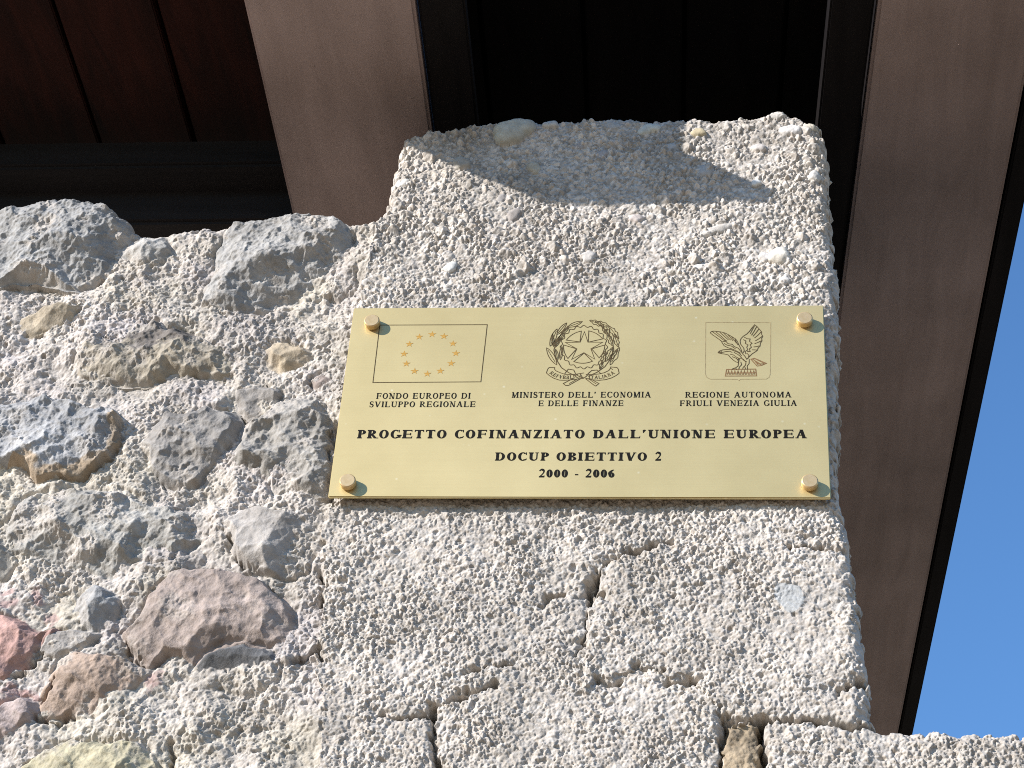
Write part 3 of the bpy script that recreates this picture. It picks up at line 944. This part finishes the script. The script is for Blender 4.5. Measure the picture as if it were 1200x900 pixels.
def lathe(profile, n=40):
    """profile of (radius, outwards) -> mesh about the -Y axis"""
    vs, fs = [], []
    for (r, h) in profile:
        for k in range(n):
            t = 2 * math.pi * k / n
            vs.append((r * math.cos(t), -h, r * math.sin(t)))
    for p in range(len(profile) - 1):
        if lathe_skip(profile, p): continue
        for k in range(n):
            k2 = (k + 1) % n
            fs.append((p * n + k, p * n + k2, (p + 1) * n + k2, (p + 1) * n + k))
    fs.append(tuple((len(profile) - 1) * n + k for k in range(n)))
    return vs, fs


CAPH = 0.0068
vs, fs = lathe([(0.0058, -0.004), (0.0058, 0.0010), (0.0062, 0.0012), (0.0066, 0.0016), (0.0067, 0.0022), (0.0067, 0.0022), (0.0067, CAPH - 0.0011), (0.0067, CAPH - 0.0011),
                (0.0065, CAPH - .0005), (0.0058, CAPH), (0.0058, CAPH)])
cap0 = None
for (x, y) in [(435.5, 375), (943, 372), (407, 562.5), (949, 563)]:
    p = on_wall(x, y, PY - CAPH)
    if cap0 is None:
        cap0 = o = link_mesh('screw_cap', vs, fs, M_CAP, plaque, True)
        md = o.data
        for pg in md.polygons:
            if len(pg.vertices) > 4: pg.use_smooth = False
    else:
        o = cap0.copy(); COL.objects.link(o); o.parent = plaque
    o.location = (p[0], 0, p[2] - ZC)

# ---- flat lettering and line work, laid on the plate
LAY = [0]


class Flat:
    def __init__(s, lift=0.00010):
        s.v, s.f, s.k, s.lift = [], [], 0, lift

    def poly(s, pts):
        y = -(s.lift + (s.k % 12) * 0.000006)
        s.k += 1
        n = len(s.v)
        s.v += [(x / 1000, y, z / 1000) for x, z in pts]
        s.f.append(tuple(range(n, n + len(pts))))

    def ribbon(s, L, R):
        y = -(s.lift + (s.k % 12) * 0.000006)
        s.k += 1
        n = len(s.v); m = len(L)
        s.v += [(x / 1000, y, z / 1000) for x, z in L] + [(x / 1000, y, z / 1000) for x, z in R]
        for k in range(m - 1):
            s.f.append((n + k, n + k + 1, n + m + k + 1, n + m + k))

    def line(s, pts, w, closed=False, w1=None):
        P = [np.array(p, float) for p in pts]
        if closed: P = P + [P[0]]
        L, R = [], []
        m = len(P)
        for k in range(m):
            if closed:
                t0 = P[k] - P[k - 1] if k > 0 else P[0] - P[-2]
                t1 = P[k + 1] - P[k] if k < m - 1 else P[1] - P[0]
            else:
                t0 = P[k] - P[max(k - 1, 0)] if k > 0 else P[1] - P[0]
                t1 = P[min(k + 1, m - 1)] - P[k] if k < m - 1 else P[-1] - P[-2]
            t0 = t0 / (np.linalg.norm(t0) + 1e-9); t1 = t1 / (np.linalg.norm(t1) + 1e-9)
            t = t0 + t1
            t = t / (np.linalg.norm(t) + 1e-9)
            nrm = np.array([-t[1], t[0]])
            sc = min(1.0 / max(abs(t @ t1), 0.45), 2.0)
            ww = w if w1 is None else w + (w1 - w) * k / (m - 1)
            L.append(P[k] + nrm * ww * sc / 2); R.append(P[k] - nrm * ww * sc / 2)
        s.ribbon(L, R)

    def build(s, name, mat, parent, label=None):
        o = link_mesh(name, s.v, s.f, mat, parent)
        if label: o['label'] = label
        return o


# a roman alphabet drawn stroke by stroke on a unit cap height
def arc_pts(cx, cz, rx, rz, a0, a1, n=22):
    return [(cx + rx * math.cos(math.radians(a0 + (a1 - a0) * k / n)), cz + rz * math.sin(math.radians(a0 + (a1 - a0) * k / n))) for k in range(n + 1)]


def glyph(ch, T, t, sf):
    """list of ('p', polygon) / ('r', left, right) and the advance width"""
    out = []
    sh = t * 1.0                                                    # serif height

    def rect(x0, z0, x1, z1): out.append(('p', [(x0, z0), (x1, z0), (x1, z1), (x0, z1)]))

    def stem(x, w, z0=0.0, z1=1.0, foot=True, head=True):
        rect(x, z0, x + w, z1)
        if foot: out.append(('p', [(x - sf, z0), (x + w + sf, z0), (x + w + sf, z0 + sh * .7), (x + w, z0 + sh * 1.5), (x, z0 + sh * 1.5), (x - sf, z0 + sh * .7)]))
        if head: out.append(('p', [(x - sf, z1 - sh * .7), (x, z1 - sh * 1.5), (x + w, z1 - sh * 1.5), (x + w + sf, z1 - sh * .7), (x + w + sf, z1), (x - sf, z1)]))

    def diag(x0, z0, x1, z1, w):
        out.append(('p', [(x0 - w / 2, z0), (x0 + w / 2, z0), (x1 + w / 2, z1), (x1 - w / 2, z1)]))

    def serif(x, z, w, up):
        h = sh * .8 if up else -sh * .8
        out.append(('p', [(x - w / 2, z), (x + w / 2, z), (x + w / 2, z + h), (x - w / 2, z + h)][::1 if up else -1]))

    def ring(cx, cz, rx, rz, a0, a1, T_=None, t_=None):
        T_ = T if T_ is None else T_; t_ = t if t_ is None else t_
        out.append(('r', arc_pts(cx, cz, rx, rz, a0, a1), arc_pts(cx, cz, rx - T_, rz - t_, a0, a1)))

    def curve(pts, ws):
        P = [np.array(p) for p in pts]
        L, R = [], []
        for k in range(len(P)):
            d = P[min(k + 1, len(P) - 1)] - P[max(k - 1, 0)]
            d = d / (np.linalg.norm(d) + 1e-9)
            n_ = np.array([-d[1], d[0]])
            w_ = np.interp(k / (len(P) - 1), np.linspace(0, 1, len(ws)), ws)
            L.append(tuple(P[k] + n_ * w_ / 2)); R.append(tuple(P[k] - n_ * w_ / 2))
        out.append(('r', L, R))

    if ch == ' ': return out, 0.40
    if ch == 'I':
        stem(sf, T); return out, T + 2 * sf
    if ch in 'LEF':
        stem(sf, T)
        x1 = sf + T + (0.50 if ch == 'E' else 0.47)
        if ch in 'EL':
            rect(sf + T, 0, x1, t); out.append(('p', [(x1 - t * .9, 0), (x1 + .03, 0), (x1 + .05, .27), (x1 + .01, .27)]))
        if ch in 'EF':
            rect(sf + T, 1 - t, x1, 1); out.append(('p', [(x1 - .02, .75), (x1 + .015, .75), (x1 + .015, 1), (x1 - t * 1.2, 1)]))
            rect(sf + T, .5 - t * .45, x1 - .14, .5 + t * .45); rect(x1 - .16, .36, x1 - .16 + t * .8, .64)
        return out, x1 + .06
    if ch == 'T':
        w = 0.84
        stem(w / 2 - T / 2, T, head=False); rect(0.02, 1 - t, w - .02, 1)
        out.append(('p', [(0, .73), (.035, .73), (.02 + t * 1.5, 1), (.01, 1)])); out.append(('p', [(w - .035, .73), (w, .73), (w - .01, 1), (w - .02 - t * 1.5, 1)]))
        return out, w
    if ch == 'N':
        w = 0.82 + T * .3
        rect(sf + .04, 0, sf + .04 + t, 1); serif(sf + .04 + t / 2, 0, t + 2 * sf + .04, True); serif(sf - .02, 1, 2 * sf + .12, False)
        rect(w - sf - t, 0, w - sf, 1); serif(w - sf - t / 2, 1, t + 2 * sf + .04, False)
        diag(w - sf - T * .55, 0, sf + T * .45, 1, T * 1.08)
        return out, w + .03
    if ch == 'M':
        w = 1.02 + T * .3
        rect(sf + .02, 0, sf + .02 + t, 1); serif(sf + .02 + t / 2, 0, t + 2 * sf + .03, True); serif(sf + .03, 1, 2 * sf + .08, False)
        stem(w - sf - T, T)
        c = sf + (w - 2 * sf - T) * .5
        diag(c, 0, sf + T * .45, 1, T * 1.05); diag(c - T * .2, 0, w - sf - T * .75, 1, t * 1.1)
        return out, w
    if ch == 'A':
        w = 0.90 + T * .2
        diag(.10, 0, w * .49, 1, t * 1.15); diag(w - .02 - T * .75, 0, w * .49, 1.0, T * 1.08)
        rect(.2, .31, w - .28, .31 + t * .95); serif(.10, 0, sf * 2 + .12, True); serif(w - .02 - T * .7, 0, T + sf * 2, True)
        return out, w
    if ch == 'V':
        w = 0.90 + T * .2
        diag(w * .5, 0, .02 + T * .75, 1, T * 1.08); diag(w * .5, 0, w - .10, 1, t * 1.15)
        serif(.02 + T * .7, 1, T + sf * 2, False); serif(w - .10, 1, sf * 2 + .12, False)
        return out, w
    if ch == 'U':
        w = 0.84 + T * .25
        stem(sf, T, .32, 1, foot=False); rect(w - sf - t, .32, w - sf, 1); serif(w - sf - t / 2, 1, t + 2 * sf + .04, False)
        out.append(('r', arc_pts((sf + w - sf) / 2, .34, (w - 2 * sf) / 2, .355, 180, 360), arc_pts((sf + T + w - sf - t) / 2, .34, (w - 2 * sf - T - t) / 2, .355 - t * 1.2, 180, 360)))
        return out, w + .03
    if ch == 'Z':
        w = 0.76
        rect(.03, 1 - t, w - .03, 1); rect(.01, 0, w - .01, t); diag(.01 + T * .6, t * .5, w - .03 - T * .6, 1 - t * .5, T * 1.1)
        out.append(('p', [(.02, .75), (.055, .75), (.03 + t * 1.3, 1), (.03, 1)])); out.append(('p', [(w - .03, .27), (w + .005, .27), (w - .01, 0), (w - .01 - t * 1.2, 0)]))
        return out, w
    if ch == 'O':
        ring(.43, .5, .43, .52, 0, 360); return out, .86
    if ch in 'CG':
        ring(.44, .5, .44, .52, 48, 312, T, t)
        rect(.70, .70, .70 + t * .75, 1.0)
        if ch == 'C':
            curve(arc_pts(.44, .5, .405, .495, 300, 330, 6), [t, t * .8]); return out, .80
        stem(.64, T, .08, .42, foot=False); return out, .88
    if ch == 'D':
        stem(sf, T); rect(sf + T, 0, .42, t); rect(sf + T, 1 - t, .42, 1); ring(.42, .5, .46 + T * .1, .5, -90, 90); return out, .90 + T * .1
    if ch in 'PRB':
        stem(sf, T)
        zc = .73 if ch != 'B' else .755; rz = .27 if ch != 'B' else .245
        rect(sf + T, 1 - t * .9, .40, 1); rect(sf + T, zc - rz, .40, zc - rz + t * .9)
        ring(.40, zc, .26 + T * .35, rz, -90, 90, T, t * .9)
        if ch == 'B':
            rect(sf + T, 0, .42, t * .9); rect(sf + T, .51 - t * .9, .42, .51); ring(.42, .255, .29 + T * .35, .255, -90, 90, T, t * .9); return out, .78
        if ch == 'R':
            diag(.78, 0, .42, .47, T * 1.05); serif(.82, 0, T + sf * 1.6, True); return out, .90
        return out, .72
    if ch == 'S':
        up = arc_pts(.33, .745, .225, .235, 35, 250, 14); dn = arc_pts(.335, .26, .245, .24, 80, -150, 14)
        curve(up + dn, [t, t * 1.2, T * .9, T * 1.15, T * .9, t * 1.2, t])
        rect(.50, .70, .50 + t * .7, 1.0); rect(.05, 0, .05 + t * .7, .30); return out, .63
    if ch == '0':
        ring(.29, .5, .29, .51, 0, 360, T * .95, t); return out, .60
    if ch == '2':
        curve(arc_pts(.27, .73, .20, .25, 165, -20, 16) + [(.40, .52), (.28, .32), (.10, .10)], [t * 1.2, t, T, T * 1.0, T * .6, t, t])
        out.append(('p', [(.03, 0), (.52, 0), (.56, .24), (.51, .24), (.47, T * .8), (.03, T * .55)])); return out, .60
    if ch == '6':
        ring(.29, .32, .27, .33, 0, 360, T * .9, t)
        curve([(.50, .97), (.36, .90), (.22, .76), (.12, .58), (.08, .36)], [t * .6, t * 1.2, T * .8, T, T * .8]); return out, .60
    if ch == '-':
        rect(.03, .28, .33, .28 + t * 1.3); return out, .38
    if ch == "'":
        out.append(('p', [(.06, .62), (.10, .62), (.06 + T * .95, .96), (.06 + T * .4, 1.02), (.02, .96)])); return out, .06 + T
    return out, .5


def lay_text(F, text, width, cap, T, t, sf, gap, place):
    """set text to the given width; place(x, z) -> plaque mm"""
    gl = [glyph(c, T, t, sf) for c in text]
    tot = sum(g[1] for g in gl) + gap * (len(gl) - 1)
    sx = width / tot
    x = 0.0
    for g, adv in gl:
        for pr in g:
            if pr[0] == 'p':
                F.poly([place((x + px) * sx, pz * cap) for px, pz in pr[1]])
            else:
                F.ribbon([place((x + px) * sx, pz * cap) for px, pz in pr[1]], [place((x + px) * sx, pz * cap) for px, pz in pr[2]])
        x += adv + gap


def text_line(text, x0, x1, ytop, ybase, T, t, sf, gap, lab, mat=None):
    a, b = pl(x0, ybase), pl(x1, ybase)
    cap = (pl(x0, ytop)[1] - a[1])
    zb = (a[1] + b[1]) / 2
    F = Flat()
    lay_text(F, text, b[0] - a[0], cap, T, t, sf, gap, lambda x, z: (a[0] + x, zb + z))
    return F.build('lettering', mat or M_INK, plaque, lab)


SM = (0.205, 0.105, 0.07, 0.18)
text_line('FONDO EUROPEO DI', 440.8, 551, 460.6, 467.3, *SM, 'small black line of capitals under the ring of stars')
text_line('SVILUPPO REGIONALE', 432.6, 556.8, 470.5, 477.1, *SM, 'second small black line under the ring of stars')
text_line("MINISTERO DELL' ECONOMIA", 599.6, 762.6, 459.3, 466, *SM, 'small black line of capitals under the wreath emblem')
text_line('E DELLE FINANZE', 630.8, 730.4, 469.3, 475.9, *SM, 'second small black line under the wreath emblem')
text_line('REGIONE AUTONOMA', 803, 927.4, 459.2, 465.9, *SM, 'small black line of capitals under the eagle')
text_line('FRIULI VENEZIA GIULIA', 796.6, 933.8, 469.2, 475.8, *SM, 'second small black line under the eagle')
BG = (0.275, 0.115, 0.085, 0.17)
text_line("PROGETTO COFINANZIATO DALL'UNIONE EUROPEA", 418.2, 945.6, 503.8, 513.7, *BG, 'bold black line across the whole plaque')
text_line('DOCUP OBIETTIVO 2', 579.8, 775.2, 530.3, 539.9, *BG, 'bold black line, second of the three large ones')
text_line('2000 - 2006', 631, 720.4, 550.3, 559.6, 0.275, 0.115, 0.085, 0.10, 'bold black line of years at the bottom')

# ---- flag with its ring of twelve stars
flag = Flat()
flag.line([pl(445, 381), pl(571, 380.5), pl(563.5, 447.5), pl(437, 448.3)], 0.75, True)
flag_o = flag.build('flag_emblem', M_LINE, plaque, 'thin engraved rectangle around a ring of ochre stars')
SCN = [(611, 175), (722, 193), (806, 262), (834, 353), (790, 447), (688, 518), (566, 545), (446, 520), (370, 450), (348, 358), (398, 266), (490, 198)]
star0 = None
F = Flat()
pts = []
for k in range(10):
    r = 3.7 if k % 2 == 0 else 1.35
    t = math.radians(90 + 36 * k)
    pts.append((r * math.cos(t), r * math.sin(t)))
for k in range(10):
    F.poly([(0, 0), pts[k], pts[(k + 1) % 10]])
star0 = F.build('star', M_STAR, flag_o)
for k, (zx, zy) in enumerate(SCN):
    q = pl(430 + zx / 8, 370 + zy / 8)
    o = star0 if k == 0 else star0.copy()
    if k:
        COL.objects.link(o); o.parent = flag_o
    o.location = (q[0] / 1000, -0.00002, q[1] / 1000)

# ---- wreath, wheel and star
def e1(x, y): return pl(630 + x / 9.473, 365 + y / 9.473)
def e2(x, y): return pl(815 + x / 10.0, 365 + y / 10.0)


LW = 0.70
wh = Flat()
star = [(520, 225), (558, 340), (722, 342), (592, 415), (634, 530), (514, 458), (378, 532), (435, 415), (308, 345), (472, 340)]
wh.line([e1(*p) for p in star], LW * 1.05, True)


def qarc(p, q, bx, by, n=8):
    return [((1 - s) ** 2 * p[0] + 2 * s * (1 - s) * bx + s * s * q[0], (1 - s) ** 2 * p[1] + 2 * s * (1 - s) * by + s * s * q[1]) for s in [k / n for k in range(n + 1)]]


wedges = [
    [(470, 338)] + qarc((318, 318), (485, 218), 380, 238),
    [(562, 340)] + qarc((568, 216), (722, 305), 660, 232)[::1],
    [(600, 415)] + qarc((745, 372), (682, 515), 745, 455),
    [(515, 462)] + qarc((608, 552), (402, 556), 505, 596),
    [(432, 415)] + qarc((335, 522), (288, 372), 282, 455),
]
for wdg in wedges: wh.line([e1(*p) for p in wdg], LW, True)
teeth = []
for k in range(241):
    t = 2 * math.pi * k / 240
    r = 1 + 0.045 * math.cos(20 * t)
    teeth.append(e1(513 + 252 * r * math.sin(t), 396 - 232 * r * math.cos(t)))
wh.line(teeth[:-1], LW, True)
emblem = wh.build('wheel_emblem', M_LINE, plaque, 'engraved five-pointed star in a cogwheel ringed by two branches')


def leaf(F, a, b, w, vein=True, lobes=0, lw=LW):
    a, b = np.array(a, float), np.array(b, float)
    d = b - a
    n = np.array([-d[1], d[0]]) / np.linalg.norm(d)
    top, bot = [], []
    for k in range(13):
        s = k / 12
        h = w / 2 * math.sin(math.pi * s) ** 0.75
        if lobes: h *= 1 + 0.28 * math.cos(lobes * 2 * math.pi * s)
        top.append(a + d * s + n * h); bot.append(a + d * s - n * h)
    F.line([e1(*p) for p in top + bot[::-1][1:-1]], lw, True)
    if vein: F.line([e1(*(a + d * .12)), e1(*(a + d * .85))], lw * .8)


lv = Flat()
for a, b, w in [((495, 112), (335, 172), 44), ((322, 128), (212, 258), 44), ((350, 172), (262, 252), 30), ((215, 195), (138, 385), 56),
                ((300, 238), (180, 378), 40), ((262, 285), (190, 400), 30), ((100, 405), (212, 592), 58), ((270, 388), (252, 535), 36), ((200, 420), (222, 540), 34),
                ((165, 250), (175, 390), 26)]:
    leaf(lv, a, b, w)
lv.line([e1(*p) for p in [(340, 160), (262, 250), (205, 340), (180, 430), (205, 530), (265, 625), (345, 680), (430, 720)]], LW * 1.2)
lv.build('olive_branch', M_LINE, emblem)
rv = Flat()
for a, b, w, lo in [((578, 98), (735, 160), 46, 3), ((640, 110), (800, 170), 44, 3), ((715, 160), (800, 260), 52, 3), ((790, 165), (900, 300), 56, 3), ((770, 245), (835, 385), 48, 3),
                    ((850, 255), (895, 395), 50, 3), ((908, 402), (805, 592), 56, 2), ((745, 445), (715, 585), 46, 3), ((830, 400), (755, 555), 52, 3), ((885, 420), (790, 545), 40, 3), ((770, 200), (735, 235), 30, 0), ((720, 560), (690, 640), 34, 2)]:
    leaf(rv, a, b, w, True, lo)
rv.line([e1(*p) for p in [(690, 150), (770, 230), (830, 330), (845, 420), (815, 520), (745, 615), (660, 675), (560, 720)]], LW * 1.2)
rv.build('oak_branch', M_LINE, emblem)
rb = Flat()
rb.line([e1(*p) for p in [(97, 683), (112, 640), (128, 622), (190, 622), (186, 640), (205, 660), (250, 680), (300, 697), (380, 702), (470, 690), (515, 682)]], LW)
rb.line([e1(*p) for p in [(97, 683), (130, 712), (180, 742), (240, 762), (300, 764), (380, 758), (450, 748), (515, 742)]], LW)
rb.line([e1(*p) for p in [(905, 685), (895, 640), (880, 622), (812, 616), (808, 630), (835, 645)]], LW)
rb.line([e1(*p) for p in [(535, 700), (600, 700), (680, 694), (740, 680), (790, 655), (812, 625)]], LW)
rb.line([e1(*p) for p in [(905, 685), (870, 712), (820, 738), (750, 758), (680, 764), (600, 758), (535, 742)]], LW)
rb.line([e1(*p) for p in [(400, 740), (285, 800), (310, 822), (345, 820), (480, 745)]], LW)
rb.line([e1(*p) for p in [(350, 800), (455, 742)]], LW * .8)
rb.line([e1(*p) for p in [(530, 745), (620, 815), (645, 828), (680, 800), (580, 745)]], LW)
rb.line([e1(*p) for p in [(560, 745), (650, 805)]], LW * .8)
rb.line([e1(*p) for p in [(425, 700), (460, 720), (490, 735), (520, 735), (545, 715), (560, 690)]], LW)
rb.line([e1(*p) for p in [(300, 690), (340, 640), (400, 650), (420, 690)]], LW)
rb.line([e1(*p) for p in [(560, 690), (600, 655), (660, 650), (700, 690)]], LW)
scroll = rb.build('scroll', M_LINE, emblem)


def path_text(text, path, cap, T, t):
    P = np.array([e1(*p) for p in path]); d = np.r_[0, np.cumsum(np.hypot(*np.diff(P, axis=0).T))]

    def place(x, z):
        px, pz = np.interp(x, d, P[:, 0]), np.interp(x, d, P[:, 1])
        k = min(max(np.searchsorted(d, x) - 1, 0), len(P) - 2)
        tv = (P[k + 1] - P[k]) / np.linalg.norm(P[k + 1] - P[k])
        return (px - tv[1] * z, pz + tv[0] * z)
    F = Flat(0.00013)
    lay_text(F, text, d[-1], cap, T, t, .05, .22, place)
    F.build('scroll_lettering', M_LINE, scroll)


path_text('REPVBBLICA', [(128, 690), (170, 718), (215, 738), (265, 748), (320, 750), (390, 745), (455, 734), (500, 728)], 3.6, .2, .11)
path_text('ITALIANA', [(565, 745), (620, 750), (680, 750), (740, 742), (800, 722), (860, 690)], 3.6, .2, .11)

# ---- eagle on its mural crown
ef = Flat()
ef.line([e2(*p) for p in [(120, 130), (882, 130), (880, 400), (876, 735), (862, 772), (830, 792), (535, 794), (522, 800), (510, 812), (498, 800), (486, 795), (175, 793), (135, 775), (116, 735), (118, 400)]], LW * .8, True)
frame = ef.build('eagle_emblem', M_FAINT, plaque, 'engraved eagle with spread wings in a thin rounded square')
eg = Flat()
K = [
    [(172, 250), (185, 236), (215, 230), (300, 240), (345, 252), (390, 275), (435, 300), (470, 322), (490, 350), (505, 385), (525, 425), (540, 460), (548, 495)],
    [(172, 250), (205, 278), (250, 308), (300, 345), (315, 372), (335, 402), (380, 425), (430, 440), (480, 462), (530, 490)],
    [(200, 238), (270, 290), (335, 340), (370, 345)], [(240, 240), (300, 290), (352, 338)], [(285, 244), (335, 290), (385, 332)], [(330, 254), (375, 298), (410, 335)],
    [(380, 278), (405, 300), (440, 345)], [(425, 302), (445, 325), (480, 372)], [(465, 325), (470, 345), (498, 395)],
    [(315, 352), (360, 355), (380, 378), (430, 385), (450, 410), (500, 430), (540, 480)], [(335, 375), (370, 395), (420, 405), (470, 440)],
    [(262, 482), (285, 462), (320, 450), (375, 445), (420, 448), (450, 462), (500, 480), (540, 520)],
    [(262, 484), (300, 494), (345, 500), (385, 510), (410, 540), (440, 568), (470, 590), (505, 600)],
    [(262, 483), (310, 480), (360, 470)], [(300, 468), (312, 476)], [(360, 470), (400, 466), (430, 480)],
    [(405, 500), (445, 510), (470, 530), (500, 545), (520, 575)], [(450, 480), (490, 500), (530, 530), (560, 570), (600, 590)], [(430, 530), (480, 550), (510, 590)],
    [(522, 345), (535, 315), (560, 290), (600, 265), (630, 235), (660, 195), (692, 156), (718, 175), (745, 205), (775, 240), (772, 265), (788, 290), (775, 315), (778, 345), (760, 370), (757, 405), (735, 425), (722, 458), (690, 480), (662, 498), (640, 520)],
    [(522, 345), (526, 380), (545, 405), (565, 430), (570, 460), (555, 490)],
    [(690, 170), (665, 215), (640, 262)], [(715, 180), (685, 235), (655, 280)], [(740, 208), (705, 255), (672, 292)], [(768, 240), (728, 282), (690, 312)], [(780, 292), (740, 322), (700, 345)],
    [(774, 342), (735, 362), (692, 378)], [(752, 402), (715, 412), (680, 416)], [(720, 452), (690, 450), (660, 450)],
    [(570, 300), (605, 320), (640, 322), (632, 350), (662, 372), (640, 392), (655, 420), (630, 440), (640, 470), (605, 470)],
    [(560, 330), (590, 345), (585, 375), (615, 392), (600, 420), (612, 450), (580, 470), (590, 500)],
    [(548, 495), (575, 520), (600, 560), (640, 520)], [(600, 490), (625, 510), (620, 550)], [(505, 600), (498, 560), (530, 545), (560, 560), (590, 595)],
    [(505, 598), (498, 640), (470, 660), (435, 672), (428, 684)], [(530, 590), (540, 625), (515, 650), (505, 680)], [(470, 662), (480, 682)],
    [(592, 598), (585, 630), (558, 655), (550, 682)], [(630, 560), (628, 610), (605, 640), (612, 682)], [(575, 645), (590, 682)],
]
for pth in K: eg.line([e2(*p) for p in pth], LW)
eg.poly([e2(*p) for p in [(262, 484), (290, 470), (310, 480), (305, 494)]])
eg.build('eagle', M_LINE, frame)
tl = Flat()
tl.line([e2(*p) for p in [(650, 560), (690, 548), (745, 572), (830, 608), (775, 632), (722, 640)]], LW * 1.2, True)
for q in [[(665, 558), (760, 615), (815, 612)], [(680, 560), (735, 628)], [(700, 556), (800, 605)], [(700, 590), (770, 628)]]: tl.line([e2(*p) for p in q], LW * 1.1)
tl.build('tail', M_RUST, frame)
cw = Flat()
cw.line([e2(*p) for p in [(365, 680), (705, 675), (716, 755), (350, 757)]], LW * 1.3, True)
for k in range(9):
    x = 375 + k * 37
    cw.line([e2(x, 740), e2(x + 12, 690), e2(x + 24, 740)], LW * 1.2)
    cw.line([e2(x + 5, 715), e2(x + 20, 712)], LW)
cw.line([e2(358, 722), e2(710, 718)], LW)
cw.build('mural_crown', M_RUST, frame)
